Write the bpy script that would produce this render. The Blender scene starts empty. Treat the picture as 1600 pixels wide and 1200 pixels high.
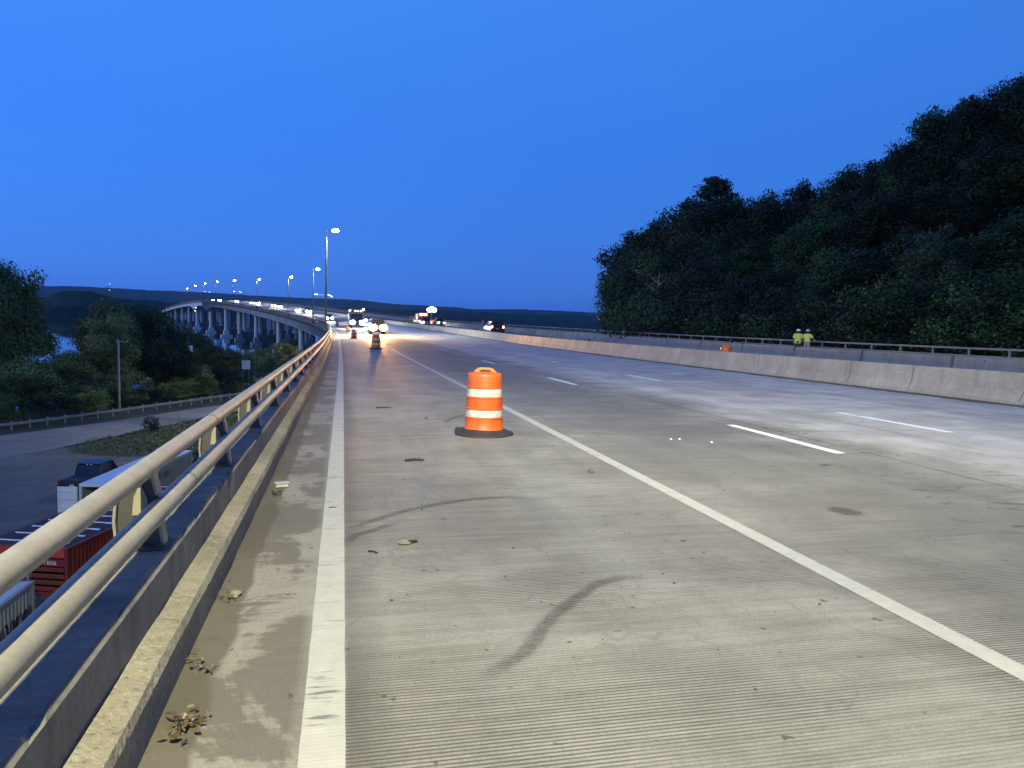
import bpy, math, random
import numpy as np
from mathutils import Vector, Matrix, noise
R = math.radians
HAZE = True
rnd = random.Random(7)
sc = bpy.context.scene
COL = sc.collection

# ------------------------------------------------------------------ camera, world, sun, exposure
EYE = 1.653
cam_d = bpy.data.cameras.new('camera')
cam = bpy.data.objects.new('camera', cam_d)
COL.objects.link(cam)
PITCH, ROLL, YAW = R(4.99), R(1.70), R(12.91)
_f = Vector((0, math.cos(PITCH), -math.sin(PITCH)))
_u = Vector((0, math.sin(PITCH), math.cos(PITCH)))
_r = Vector((1, 0, 0))
_r2 = _r * math.cos(ROLL) + _u * math.sin(ROLL)
_u2 = -_r * math.sin(ROLL) + _u * math.cos(ROLL)
_m = Matrix((_r2, _u2, -_f)).transposed().to_4x4()
cam.matrix_world = Matrix.Translation((0, 0, EYE)) @ Matrix.Rotation(-YAW, 4, 'Z') @ _m
cam_d.sensor_fit = 'HORIZONTAL'
cam_d.sensor_width = 36.0
cam_d.lens = 36.0 * 1160.0 / 1600.0
cam_d.clip_start = 0.05
cam_d.clip_end = 30000
sc.camera = cam

world = bpy.data.worlds.new("World")
sc.world = world
world.use_nodes = True
wn = world.node_tree
bg = wn.nodes['Background']
SUN_EL, SUN_ROT = R(1.0), R(-100)
sky = wn.nodes.new('ShaderNodeTexSky')
sky.sky_type = 'NISHITA'; sky.sun_disc = False
sky.sun_elevation = SUN_EL; sky.sun_rotation = SUN_ROT; sky.ozone_density = 4.0
geo = wn.nodes.new('ShaderNodeTexCoord')
sep = wn.nodes.new('ShaderNodeSeparateXYZ')
wn.links.new(geo.outputs['Generated'], sep.inputs[0])
ramp = wn.nodes.new('ShaderNodeValToRGB')
cr = ramp.color_ramp
stops = [(0.0, (.036, .190, .78)), (0.06, (.034, .192, .79)), (0.22, (.036, .200, .84)), (0.42, (.052, .245, .88)), (0.7, (.030, .160, .66)), (1.0, (.022, .12, .50))]
cr.elements[0].position = stops[0][0]; cr.elements[0].color = (*stops[0][1], 1)
cr.elements[1].position = stops[-1][0]; cr.elements[1].color = (*stops[-1][1], 1)
for p_, c_ in stops[1:-1]:
    e_ = cr.elements.new(p_); e_.color = (*c_, 1)
wn.links.new(sep.outputs['Z'], ramp.inputs[0])
# a little brighter towards the afterglow on the left
mr = wn.nodes.new('ShaderNodeMapRange')
mr.inputs['From Min'].default_value = -0.6; mr.inputs['From Max'].default_value = 0.75
mr.inputs['To Min'].default_value = 1.27; mr.inputs['To Max'].default_value = 0.86
wn.links.new(sep.outputs['X'], mr.inputs['Value'])
mul = wn.nodes.new('ShaderNodeVectorMath'); mul.operation = 'SCALE'
wn.links.new(ramp.outputs[0], mul.inputs[0]); wn.links.new(mr.outputs[0], mul.inputs['Scale'])
mx = wn.nodes.new('ShaderNodeMix'); mx.data_type = 'RGBA'; mx.inputs[0].default_value = 0.10
wn.links.new(mul.outputs[0], mx.inputs[6]); wn.links.new(sky.outputs[0], mx.inputs[7])
wn.links.new(mx.outputs[2], bg.inputs[0])
bg.inputs[1].default_value = 1.0

sun_d = bpy.data.lights.new('sun', 'SUN'); sun_d.energy = 0.8; sun_d.angle = R(50); sun_d.color = (1, .95, .84)
sun = bpy.data.objects.new('sun', sun_d); COL.objects.link(sun)
sun.rotation_euler = (R(90) - R(12), 0, R(-100) + R(180))
sun.rotation_euler = Vector((0.95, 0.17, -0.22)).to_track_quat('-Z', 'Y').to_euler()

vs = sc.view_settings
vs.view_transform = 'Standard'; vs.look = 'None'; vs.exposure = 0.0; vs.gamma = 1.0
sc.render.engine = 'CYCLES'
sc.cycles.use_denoising = True
sc.cycles.max_bounces = 6
sc.cycles.volume_bounces = 0
sc.cycles.sample_clamp_indirect = 4.0
sc.cycles.caustics_reflective = False
sc.cycles.caustics_refractive = False

# ------------------------------------------------------------------ helpers
def tag(o, label=None, cat=None, group=None, kind=None):
    if label: o['label'] = label
    if cat: o['category'] = cat
    if group: o['group'] = group
    if kind: o['kind'] = kind
    return o

def empty(name, loc=(0, 0, 0), rz=0.0):
    o = bpy.data.objects.new(name, None); COL.objects.link(o)
    o.location = loc; o.rotation_euler = (0, 0, rz); o.empty_display_size = 0.2
    return o

class MB:
    def __init__(s): s.v = []; s.f = []; s.uv = {}; s.m = []; s.cm = 0
    def add(s, vs_, fs_):
        b = len(s.v); s.v += [tuple(p) for p in vs_]
        for f in fs_: s.f.append(tuple(i + b for i in f)); s.m.append(s.cm)
    def box(s, c, d, M=None, taper=1.0):
        x, y, z = [q / 2 for q in d]
        vs_ = []
        for k in (-1, 1):
            t = taper if k > 0 else 1
            for sx, sy in ((-1, -1), (1, -1), (1, 1), (-1, 1)):
                p = Vector((sx * x * t, sy * y * t, k * z))
                if M is not None: p = M @ p
                vs_.append((p[0] + c[0], p[1] + c[1], p[2] + c[2]))
        s.add(vs_, [(3, 2, 1, 0), (4, 5, 6, 7), (0, 1, 5, 4), (1, 2, 6, 5), (2, 3, 7, 6), (3, 0, 4, 7)])
    def tube(s, pts, rad, n=10, cap=True):
        pts = [Vector(p) for p in pts]
        if not hasattr(rad, '__len__'): rad = [rad] * len(pts)
        vs_ = []; fs_ = []
        up = Vector((0, 0, 1))
        for i, p in enumerate(pts):
            t = (pts[min(i + 1, len(pts) - 1)] - pts[max(i - 1, 0)]).normalized()
            a = t.cross(up)
            if a.length < 1e-3: a = t.cross(Vector((0, 1, 0)))
            a.normalize(); b = a.cross(t).normalized()
            if i == 0: up = b
            for k in range(n):
                an = 2 * math.pi * k / n
                vs_.append(p + (a * math.cos(an) + b * math.sin(an)) * rad[i])
            up = b
        for i in range(len(pts) - 1):
            for k in range(n):
                k2 = (k + 1) % n
                fs_.append((i * n + k, i * n + k2, (i + 1) * n + k2, (i + 1) * n + k))
        if cap:
            fs_.append(tuple(range(n))[::-1]); fs_.append(tuple((len(pts) - 1) * n + k for k in range(n)))
        s.add(vs_, fs_)
    def lathe(s, prof, n=32, c=(0, 0, 0), close=True):
        vs_ = []; fs_ = []
        for r_, z in prof:
            for k in range(n):
                an = 2 * math.pi * k / n
                vs_.append((c[0] + r_ * math.cos(an), c[1] + r_ * math.sin(an), c[2] + z))
        for i in range(len(prof) - 1):
            for k in range(n):
                k2 = (k + 1) % n
                fs_.append((i * n + k, i * n + k2, (i + 1) * n + k2, (i + 1) * n + k))
        if close:
            fs_.append(tuple(range(n))[::-1]); fs_.append(tuple((len(prof) - 1) * n + k for k in range(n)))
        s.add(vs_, fs_)
    def prism(s, poly, lo, hi, axis='X'):
        # poly: list of 2D points, extruded along an axis
        n = len(poly); vs_ = []
        for h in (lo, hi):
            for p, q in poly:
                vs_.append({'X': (h, p, q), 'Y': (p, h, q), 'Z': (p, q, h)}[axis])
        fs_ = [tuple(range(n))[::-1], tuple(range(n, 2 * n))]
        for i in range(n):
            j = (i + 1) % n; fs_.append((i, j, n + j, n + i))
        s.add(vs_, fs_)
    def ball(s, c, rx, ry, rz, n=12, m=7):
        prof = []
        vs_ = []; fs_ = []
        for i in range(m + 1):
            t = math.pi * i / m - math.pi / 2
            for k in range(n):
                a = 2 * math.pi * k / n
                vs_.append((c[0] + rx * math.cos(t) * math.cos(a), c[1] + ry * math.cos(t) * math.sin(a), c[2] + rz * math.sin(t)))
        for i in range(m):
            for k in range(n):
                k2 = (k + 1) % n
                fs_.append((i * n + k, i * n + k2, (i + 1) * n + k2, (i + 1) * n + k))
        s.add(vs_, fs_)
    def build(s, name, mat, parent=None, smooth=False, bevel=0.0, fix=True):
        me = bpy.data.meshes.new(name)
        me.from_pydata(s.v, [], s.f)
        mats = mat if isinstance(mat, (list, tuple)) else [mat]
        for m_ in mats: me.materials.append(m_)
        if len(mats) > 1: me.polygons.foreach_set('material_index', s.m)
        if fix:
            import bmesh
            bm = bmesh.new(); bm.from_mesh(me)
            bmesh.ops.recalc_face_normals(bm, faces=bm.faces); bm.to_mesh(me); bm.free()
        o = bpy.data.objects.new(name, me); COL.objects.link(o)
        if parent is not None: o.parent = parent
        if smooth is True:
            me.shade_smooth()
        elif smooth:
            me.shade_smooth()
            md = o.modifiers.new('e', 'EDGE_SPLIT'); md.split_angle = R(smooth)
        if bevel:
            b = o.modifiers.new('b', 'BEVEL'); b.width = bevel; b.segments = 2; b.limit_method = 'ANGLE'; b.angle_limit = R(40)
        return o

def copy_tree(o, parent=None):
    c = o.copy(); COL.objects.link(c)
    if parent is not None: c.parent = parent
    for ch in list(o.children):
        if ch.type != 'LIGHT': copy_tree(ch, c)
    return c

# ---- node helpers
class NT:
    def __init__(s, name):
        s.mat = bpy.data.materials.new(name); s.mat.use_nodes = True
        s.t = s.mat.node_tree; s.b = s.t.nodes['Principled BSDF']; s.out = s.t.nodes['Material Output']
    def n(s, ty, **kw):
        x = s.t.nodes.new(ty)
        for k, v in kw.items(): setattr(x, k, v)
        return x
    def l(s, a, b): s.t.links.new(a, b)
    def val(s, v, sock):
        if isinstance(v, (int, float)): sock.default_value = v
        elif isinstance(v, (tuple, list)): sock.default_value = (*v, 1) if len(v) == 3 and sock.type == 'RGBA' else v
        else: s.l(v, sock)
    def math(s, op, a, b=0.0, c=None):
        x = s.n('ShaderNodeMath', operation=op); s.val(a, x.inputs[0]); s.val(b, x.inputs[1])
        if c is not None: s.val(c, x.inputs[2])
        return x.outputs[0]
    def mix(s, f, a, b, mode='MIX'):
        x = s.n('ShaderNodeMix', data_type='RGBA', blend_type=mode); s.val(f, x.inputs[0]); s.val(a, x.inputs[6]); s.val(b, x.inputs[7])
        return x.outputs[2]
    def noise(s, vec, scale, detail=4, rough=.55, lac=2.0, dist=0.0):
        x = s.n('ShaderNodeTexNoise'); x.inputs['Scale'].default_value = scale; x.inputs['Detail'].default_value = detail
        x.inputs['Roughness'].default_value = rough; x.inputs['Lacunarity'].default_value = lac; x.inputs['Distortion'].default_value = dist
        if vec is not None: s.l(vec, x.inputs['Vector'])
        return x.outputs['Fac']
    def mapr(s, v, a, b, c=0.0, d=1.0, smooth=False):
        x = s.n('ShaderNodeMapRange'); x.interpolation_type = 'SMOOTHSTEP' if smooth else 'LINEAR'
        s.val(v, x.inputs['Value']); x.inputs['From Min'].default_value = a; x.inputs['From Max'].default_value = b
        x.inputs['To Min'].default_value = c; x.inputs['To Max'].default_value = d
        return x.outputs[0]
    def scale(s, vec, x=1, y=1, z=1, off=(0, 0, 0)):
        m = s.n('ShaderNodeMapping'); m.inputs['Scale'].default_value = (x, y, z); m.inputs['Location'].default_value = off
        s.l(vec, m.inputs['Vector']); return m.outputs[0]
    def obj(s): return s.n('ShaderNodeTexCoord').outputs['Object']
    def pos(s): return s.n('ShaderNodeNewGeometry').outputs['Position']
    def uv(s): return s.n('ShaderNodeTexCoord').outputs['UV']
    def bump(s, h, strength=.3, dist=.01):
        x = s.n('ShaderNodeBump'); x.inputs['Strength'].default_value = strength; x.inputs['Distance'].default_value = dist
        s.l(h, x.inputs['Height']); s.l(x.outputs[0], s.b.inputs['Normal']); return x
    def col(s, c): s.val(c, s.b.inputs['Base Color'])
    def rough(s, r_): s.val(r_, s.b.inputs['Roughness'])

def simple(name, col, rough=.6, metal=0.0, var=.15, scale=3.0, bump=0.0, spec=.5, alt=None, space='obj'):
    t = NT(name)
    v = t.obj() if space == 'obj' else t.pos()
    n1 = t.noise(v, scale, 5); n2 = t.noise(v, scale * 7.3, 4)
    f = t.math('ADD', t.math('MULTIPLY', n1, .65), t.math('MULTIPLY', n2, .35))
    lo = tuple(c * (1 - var) for c in col); hi = tuple(min(1, c * (1 + var)) for c in col) if alt is None else alt
    t.col(t.mix(t.mapr(f, .35, .65), lo, hi)); t.rough(rough)
    t.b.inputs['Metallic'].default_value = metal; t.b.inputs['Specular IOR Level'].default_value = spec
    if bump: t.bump(n2, bump, .01)
    return t.mat

def emis(name, col, strength, base=(.8, .8, .8)):
    t = NT(name); t.col(base)
    t.b.inputs['Emission Color'].default_value = (*col, 1); t.b.inputs['Emission Strength'].default_value = strength
    return t.mat

# ------------------------------------------------------------------ road alignment (metres: s along, a across to the right)
PATH=[ (-0.15,0.00,-0.000,0.0000), (-0.15,10.00,-0.136,-0.0003), (-0.15,20.00,-0.272,0.0006), (-0.16,30.00,-0.400,0.0028), (-0.20,40.00,-0.515,0.0054), (-0.26,50.00,-0.613,0.0068), (-0.33,60.00,-0.695,0.0071), (-0.40,70.00,-0.764,0.0079), (-0.49,80.00,-0.807,0.0111), (-0.63,90.00,-0.823,0.0170), (-0.82,100.00,-0.831,0.0241), (-1.09,109.99,-0.830,0.0307), (-1.42,119.99,-0.827,0.0368), (-1.82,129.98,-0.813,0.0435), (-2.29,139.97,-0.790,0.0525), (-2.85,149.95,-0.758,0.0638), (-3.54,159.93,-0.712,0.0765), (-4.36,169.89,-0.648,0.0889), (-5.29,179.85,-0.564,0.1009), (-6.35,189.80,-0.462,0.1127), (-7.52,199.73,-0.341,0.1242), (-8.80,209.64,-0.200,0.1354), (-10.19,219.55,-0.041,0.1463), (-11.69,229.43,0.137,0.1569), (-13.30,239.30,0.333,0.1672), (-15.00,249.16,0.549,0.1772), (-16.80,258.99,0.779,0.1868), (-18.69,268.81,1.017,0.1958), (-20.67,278.62,1.263,0.2042), (-22.73,288.40,1.516,0.2120), (-24.86,298.17,1.776,0.2192), (-27.06,307.93,2.045,0.2258), (-29.33,317.67,2.321,0.2317), (-31.64,327.39,2.605,0.2371), (-34.01,337.11,2.896,0.2419), (-36.42,346.81,3.195,0.2460), (-38.87,356.51,3.496,0.2497), (-41.36,366.20,3.789,0.2528), (-43.87,375.88,4.075,0.2555), (-46.41,385.55,4.354,0.2578), (-48.96,395.22,4.625,0.2596), (-51.54,404.88,4.889,0.2610), (-54.12,414.54,5.146,0.2619), (-56.71,424.20,5.396,0.2624), (-59.31,433.86,5.638,0.2624), (-61.90,443.51,5.872,0.2619), (-64.48,453.17,6.099,0.2612), (-67.06,462.84,6.317,0.2605), (-69.64,472.50,6.526,0.2598), (-72.20,482.16,6.726,0.2590), (-74.76,491.83,6.918,0.2583), (-77.31,501.50,7.100,0.2576), (-79.86,511.17,7.274,0.2569), (-82.40,520.84,7.439,0.2561), (-84.93,530.52,7.595,0.2554), (-87.45,540.19,7.742,0.2546), (-89.97,549.87,7.880,0.2540), (-92.48,559.55,8.005,0.2536), (-94.98,569.23,8.118,0.2534), (-97.49,578.91,8.219,0.2535), (-100.00,588.59,8.308,0.2538), (-102.51,598.27,8.385,0.2544), (-105.03,607.95,8.450,0.2552), (-107.56,617.63,8.503,0.2562), (-110.10,627.30,8.544,0.2575), (-112.65,636.97,8.573,0.2590), (-115.22,646.63,8.590,0.2607), (-117.80,656.29,8.593,0.2623), (-120.40,665.95,8.584,0.2639), (-123.02,675.60,8.561,0.2655), (-125.65,685.25,8.525,0.2671), (-128.29,694.89,8.477,0.2686), (-130.95,704.53,8.415,0.2701), (-133.62,714.17,8.341,0.2716), (-136.31,723.80,8.253,0.2731), (-139.02,733.43,8.152,0.2745), (-141.73,743.05,8.039,0.2760), (-144.46,752.67,7.912,0.2774), (-147.21,762.29,7.772,0.2788), (-149.96,771.90,7.620,0.2801), (-152.73,781.51,7.454,0.2815), (-155.52,791.11,7.276,0.2828), (-158.31,800.71,7.087,0.2841), (-161.12,810.31,6.887,0.2853), (-163.94,819.91,6.677,0.2865), (-166.77,829.50,6.455,0.2876), (-169.61,839.09,6.222,0.2888), (-172.46,848.67,5.979,0.2898), (-175.32,858.25,5.724,0.2909), (-178.20,867.83,5.459,0.2919), (-181.08,877.41,5.182,0.2928), (-183.97,886.98,4.895,0.2938), (-186.87,896.55,4.596,0.2947), (-189.77,906.12,4.287,0.2955), (-192.69,915.68,3.966,0.2963), (-195.61,925.25,3.635,0.2971), (-198.54,934.81,3.293,0.2978), (-201.48,944.37,2.940,0.2985), (-204.42,953.93,2.576,0.2991), (-207.37,963.48,2.201,0.2998), (-210.33,973.03,1.815,0.3003), (-213.29,982.59,1.418,0.3009), (-216.25,992.14,1.010,0.3014), (-219.22,1001.68,0.591,0.3020), (-222.20,1011.23,0.161,0.3025), (-225.18,1020.78,-0.280,0.3031), (-228.17,1030.32,-0.732,0.3036), (-231.16,1039.86,-1.194,0.3042), (-234.16,1049.40,-1.668,0.3047), (-237.16,1058.94,-2.153,0.3053), (-240.17,1068.48,-2.648,0.3058), (-243.18,1078.01,-3.155,0.3064), (-246.20,1087.55,-3.672,0.3069), (-249.22,1097.08,-4.201,0.3075), (-252.25,1106.61,-4.740,0.3080), (-255.28,1116.14,-5.291,0.3086), (-258.32,1125.66,-5.852,0.3091), (-261.37,1135.19,-6.424,0.3097), (-264.42,1144.71,-7.007,0.3102), (-267.47,1154.24,-7.601,0.3108), (-270.53,1163.76,-8.207,0.3113) ]
_P = np.array(PATH); _S = np.arange(len(_P)) * 10.0
def path(s):
    if s <= 0: return -0.15, s, -0.0136 * s, 0.0
    i = min(int(s // 10), len(_P) - 2); t = (s - 10 * i) / 10
    p, q = _P[i], _P[i + 1]
    # hermite in plan so curves stay smooth
    h00 = 2*t**3 - 3*t**2 + 1; h10 = t**3 - 2*t**2 + t; h01 = -2*t**3 + 3*t**2; h11 = t**3 - t**2
    x = h00*p[0] + h10*10*(-math.sin(p[3])) + h01*q[0] + h11*10*(-math.sin(q[3]))
    y = h00*p[1] + h10*10*math.cos(p[3]) + h01*q[1] + h11*10*math.cos(q[3])
    def g(k): return (_P[min(k+1, len(_P)-1)][2] - _P[max(k-1, 0)][2]) / (min(k+1, len(_P)-1) - max(k-1, 0))
    z = h00*p[2] + h10*g(i) + h01*q[2] + h11*g(i+1)
    return x, y, z, p[3] + (q[3] - p[3]) * t
def rdz(s, a):
    return 0.17 * min(max((s - 29) / 55, 0), 1) * min(max((a - 16.9) / .4, 0), 1)
def at(s, a, dz=0.0):
    x, y, z, th = path(s)
    return Vector((x + a * math.cos(th), y + a * math.sin(th), z + .005 * a + rdz(s, a) + dz))
def head(s): return path(s)[3]

def frange(a, b, st):
    n = max(1, int(round((b - a) / st))); return [a + (b - a) * i / n for i in range(n + 1)]
def stations(s0, s1):
    out = []
    for a, b, st in ((-60, 60, 2.5), (60, 200, 5), (200, 1200, 10)):
        lo, hi = max(a, s0), min(b, s1)
        if hi > lo: out += frange(lo, hi, st)
    return sorted(set(round(q, 3) for q in out))
def sweep(prof, ss, closed=False, name='x', mat=None, parent=None, smooth=False, caps=True, uvk=None):
    """prof: (a, dz) cross-section; swept along the road; uv = (s, a)"""
    n = len(prof); vs_ = []; fs_ = []; uv = []
    for s in ss:
        for a, dz in prof: vs_.append(at(s, a, dz)[:])
    arc = [0]
    for i in range(1, n): arc.append(arc[-1] + math.hypot(prof[i][0] - prof[i-1][0], prof[i][1] - prof[i-1][1]))
    m = n if closed else n - 1
    for i in range(len(ss) - 1):
        for k in range(m):
            k2 = (k + 1) % n
            fs_.append((i*n+k, i*n+k2, (i+1)*n+k2, (i+1)*n+k))
    if closed and caps:
        fs_.append(tuple(range(n))[::-1]); fs_.append(tuple((len(ss)-1)*n + k for k in range(n)))
    me = bpy.data.meshes.new(name); me.from_pydata(vs_, [], fs_)
    ul = me.uv_layers.new(name='UVMap')
    for poly in me.polygons:
        for li in poly.loop_indices:
            vi = me.loops[li].vertex_index
            ul.data[li].uv = (ss[vi // n], prof[vi % n][0] if uvk is None else arc[vi % n])
    me.materials.append(mat)
    import bmesh
    bm = bmesh.new(); bm.from_mesh(me); bmesh.ops.recalc_face_normals(bm, faces=bm.faces)
    if not closed:
        bm.normal_update()
        if sum(f.normal.z for f in bm.faces) < 0: bmesh.ops.reverse_faces(bm, faces=bm.faces)
    bm.to_mesh(me); bm.free()
    if smooth:
        me.shade_smooth()
    o = bpy.data.objects.new(name, me); COL.objects.link(o)
    if parent is not None: o.parent = parent
    if smooth and smooth is not True:
        md = o.modifiers.new('e', 'EDGE_SPLIT'); md.split_angle = R(smooth)
    return o

# ------------------------------------------------------------------ materials
def mat_deck(name, near=True):
    t = NT(name); uv = t.uv()
    sp = t.n('ShaderNodeSeparateXYZ'); t.l(uv, sp.inputs[0]); S, A = sp.outputs[0], sp.outputs[1]
    streak = t.noise(t.scale(uv, .06, 1.3), 1.0, 6, .6)
    blotch = t.noise(t.scale(uv, .35, .5), 1.0, 6, .62, dist=.6)
    across = t.noise(t.scale(uv, 15.0, .9), 1.0, 6, .68)
    fine = t.noise(uv, 26, 4, .65)
    mid = t.noise(t.scale(uv, 2.6, 1.1, off=(2, 8, 0)), 1.0, 7, .68, dist=.8)
    f = t.math('ADD', t.math('ADD', t.math('MULTIPLY', streak, .26), t.math('MULTIPLY', blotch, .22)), t.math('ADD', t.math('ADD', t.math('MULTIPLY', across, .32), t.math('MULTIPLY', mid, .18)), t.math('MULTIPLY', fine, .12)))
    base = t.mix(t.mapr(f, .40, .60), (.125, .121, .106), (.30, .289, .258))
    # paler worn concrete on the right lanes, lightened further in place of lamp light
    pale = t.math('MULTIPLY', t.mapr(t.math('ADD', A, t.math('MULTIPLY', blotch, 1.6)), 8.0, 9.4, smooth=True), t.mapr(t.math('ADD', t.math('MULTIPLY', streak, .6), t.math('MULTIPLY', blotch, .4)), .36, .56, .45, 1.0))
    base = t.mix(t.math('MULTIPLY', pale, .92), base, (.56, .55, .53))
    # wheel paths in the near lane, slightly darker and polished
    lane = t.mapr(t.math('ABSOLUTE', t.math('SUBTRACT', A, 5.25)), 1.8, 1.0, smooth=True)
    base = t.mix(t.math('MULTIPLY', lane, .42), base, (.115, .112, .106))
    # tyre scuffs crossing the shoulder
    sw = t.n('ShaderNodeTexNoise'); sw.inputs['Scale'].default_value = 1.0; sw.inputs['Detail'].default_value = 2; sw.inputs['Distortion'].default_value = 2.2
    t.l(t.scale(uv, .55, .42, off=(3.1, 1.7, 0)), sw.inputs['Vector'])
    scuff = t.mapr(t.math('ABSOLUTE', t.math('SUBTRACT', sw.outputs['Fac'], .5)), .022, .0, smooth=True)
    scuff = t.math('MULTIPLY', scuff, t.mapr(across, .42, .6))
    base = t.mix(t.math('MULTIPLY', scuff, .38), base, (.10, .098, .095))
    # dirt by the kerb: damp brown blotches between kerb and edge line
    dn = t.noise(t.scale(uv, .9, 1.2, off=(5.3, 0, 0)), 1.0, 5, .6, dist=.5)
    inside = t.mapr(A, .02, -.06)
    dirt = t.math('MULTIPLY', inside, t.mapr(t.math('ADD', t.math('MULTIPLY', dn, .8), t.math('MULTIPLY', across, .2)), .475, .515, smooth=True))
    base = t.mix(t.math('MULTIPLY', dirt, .78), base, (.072, .065, .055))
    base = t.mix(t.math('MULTIPLY', inside, .30), base, (.19, .165, .125))
    edge = t.math('ADD', A, t.math('MULTIPLY', t.noise(t.scale(uv, 1.6, 0), 1.0, 4), .22))
    gut = t.mapr(edge, -.28, -.31)
    base = t.mix(t.math('MULTIPLY', gut, .8), base, (.092, .080, .055))
    # dark seam just right of the edge line
    seam = t.math('MULTIPLY', t.mapr(A, .17, .19), t.mapr(A, .42, .22))
    base = t.mix(t.math('MULTIPLY', seam, t.mapr(dn, .3, .7, .25, .8)), base, (.10, .096, .088))
    # dirt band at the median toe
    tw = t.math('ADD', A, t.math('MULTIPLY', t.noise(t.scale(uv, .7, 0), 1.0, 5), .9))
    base = t.mix(t.mapr(tw, 16.55, 16.7), base, (.075, .07, .062))
    # joints
    jm = t.math('ABSOLUTE', t.math('SUBTRACT', t.math('MODULO', t.math('ADD', S, 152.0 - 11.15 + 7.6), 15.2), 7.6))
    jw = t.mapr(jm, .022, .008)
    lj = t.mapr(t.math('ABSOLUTE', t.math('SUBTRACT', t.math('ADD', A, t.math('MULTIPLY', t.math('SUBTRACT', streak, .5), .05)), 7.42)), .030, .008)
    lj = t.math('MULTIPLY', lj, t.mapr(t.noise(t.scale(uv, .12, 0), 1.0, 3), .42, .55))
    lj2 = t.mapr(t.math('ABSOLUTE', t.math('SUBTRACT', A, 9.1)), .02, .006)
    jt = t.math('MAXIMUM', t.math('MAXIMUM', t.math('MULTIPLY', jw, .8), lj), t.math('MULTIPLY', lj2, .5))
    base = t.mix(jt, base, (.03, .03, .032))
    # small spalls and cracks with dark filling
    ck = t.noise(t.scale(uv, 3.2, 1.1), 1.0, 7, .7, dist=1.0)
    crk = t.math('MULTIPLY', t.mapr(ck, .585, .625), t.math('MULTIPLY', t.mapr(t.math('ABSOLUTE', t.math('SUBTRACT', A, 6.9)), 1.6, .8), .8))
    base = t.mix(crk, base, (.05, .05, .05))
    # one rusty oil stain in the first lane
    st = t.n('ShaderNodeVectorMath', operation='DISTANCE'); t.l(t.scale(uv, 1.6, 2.1, off=(-6.0 * 1.6, -4.78 * 2.1, 0)), st.inputs[0])
    sd = t.math('ADD', st.outputs['Value'], t.math('MULTIPLY', t.math('SUBTRACT', fine, .5), .4))
    base = t.mix(t.mapr(sd, .34, .22, 0, .8), base, (.07, .045, .04))
    # transverse tining grooves
    tv = t.math('ADD', S, t.math('MULTIPLY', t.math('SUBTRACT', t.noise(t.scale(uv, .5, .3), 1.0, 2), .5), .03))
    w = t.math('SINE', t.math('MULTIPLY', tv, 2 * math.pi / .0265))
    grv = t.mapr(w, -.1, .8)
    keep = t.math('MULTIPLY', t.mapr(t.noise(t.scale(uv, .9, .6, off=(9, 4, 0)), 1.0, 4), .32, .56), t.mapr(A, -.02, .04))
    gk = t.math('MULTIPLY', grv, keep)
    base = t.mix(t.math('MULTIPLY', gk, .80), base, (.040, .036, .030))
    speck = t.mapr(t.noise(uv, 9.5, 2, .5), .70, .735)
    base = t.mix(t.math('MULTIPLY', speck, .7), base, (.03, .028, .025))
    grain = t.noise(uv, 70, 3, .7)
    base = t.mix(t.mapr(grain, .35, .65, 0, .30), base, (.04, .038, .034))
    t.col(base)
    t.rough(t.mapr(f, .4, .6, .80, .70)); t.b.inputs['Specular IOR Level'].default_value = .4
    h = t.math('SUBTRACT', t.math('ADD', t.math('MULTIPLY', fine, .35), t.math('MULTIPLY', blotch, .5)), t.math('MULTIPLY', gk, .5))
    t.bump(h, .35, .008)
    return t.mat

def mat_conc(name, lo, hi, stain=(.10, .095, .08), amt=.5, streaks=True, rough=.85, bump=.35, pit=False, uvs=False, speck=None):
    t = NT(name); v = t.uv() if uvs else t.pos()
    n1 = t.noise(v, .9, 6, .62); n2 = t.noise(v, 14, 5, .65)
    f = t.math('ADD', t.math('MULTIPLY', n1, .6), t.math('MULTIPLY', n2, .4))
    base = t.mix(t.mapr(f, .38, .62), lo, hi)
    if streaks:
        if uvs: sv = t.scale(v, 5.5, .5)
        else: sv = t.scale(v, 2.2, 2.2, .18)
        s1 = t.noise(sv, 1.0, 5, .62)
        base = t.mix(t.math('MULTIPLY', t.mapr(s1, .48, .66), amt), base, stain)
    if pit:
        n3 = t.noise(v, 38, 3, .6)
        base = t.mix(t.mapr(n3, .62, .70, 0, .6), base, tuple(min(1, c * 1.6) for c in hi))
        base = t.mix(t.mapr(n3, .42, .34, 0, .6), base, tuple(c * .5 for c in lo))
        n2 = n3
    t.col(base); t.rough(rough); t.bump(n2, bump, .015)
    return t.mat

def mat_leaf(name, col, hi):
    t = NT(name)
    at_ = t.n('ShaderNodeAttribute'); at_.attribute_name = 'shade'; at_.attribute_type = 'GEOMETRY'
    oi = t.n('ShaderNodeObjectInfo')
    f = t.math('ADD', t.math('MULTIPLY', at_.outputs['Fac'], .6), t.math('MULTIPLY', oi.outputs['Random'], .4)); f = t.math('POWER', f, 2.5)
    t.col(t.mix(f, col, hi)); t.rough(.6); t.b.inputs['Specular IOR Level'].default_value = .25
    return t.mat

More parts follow.
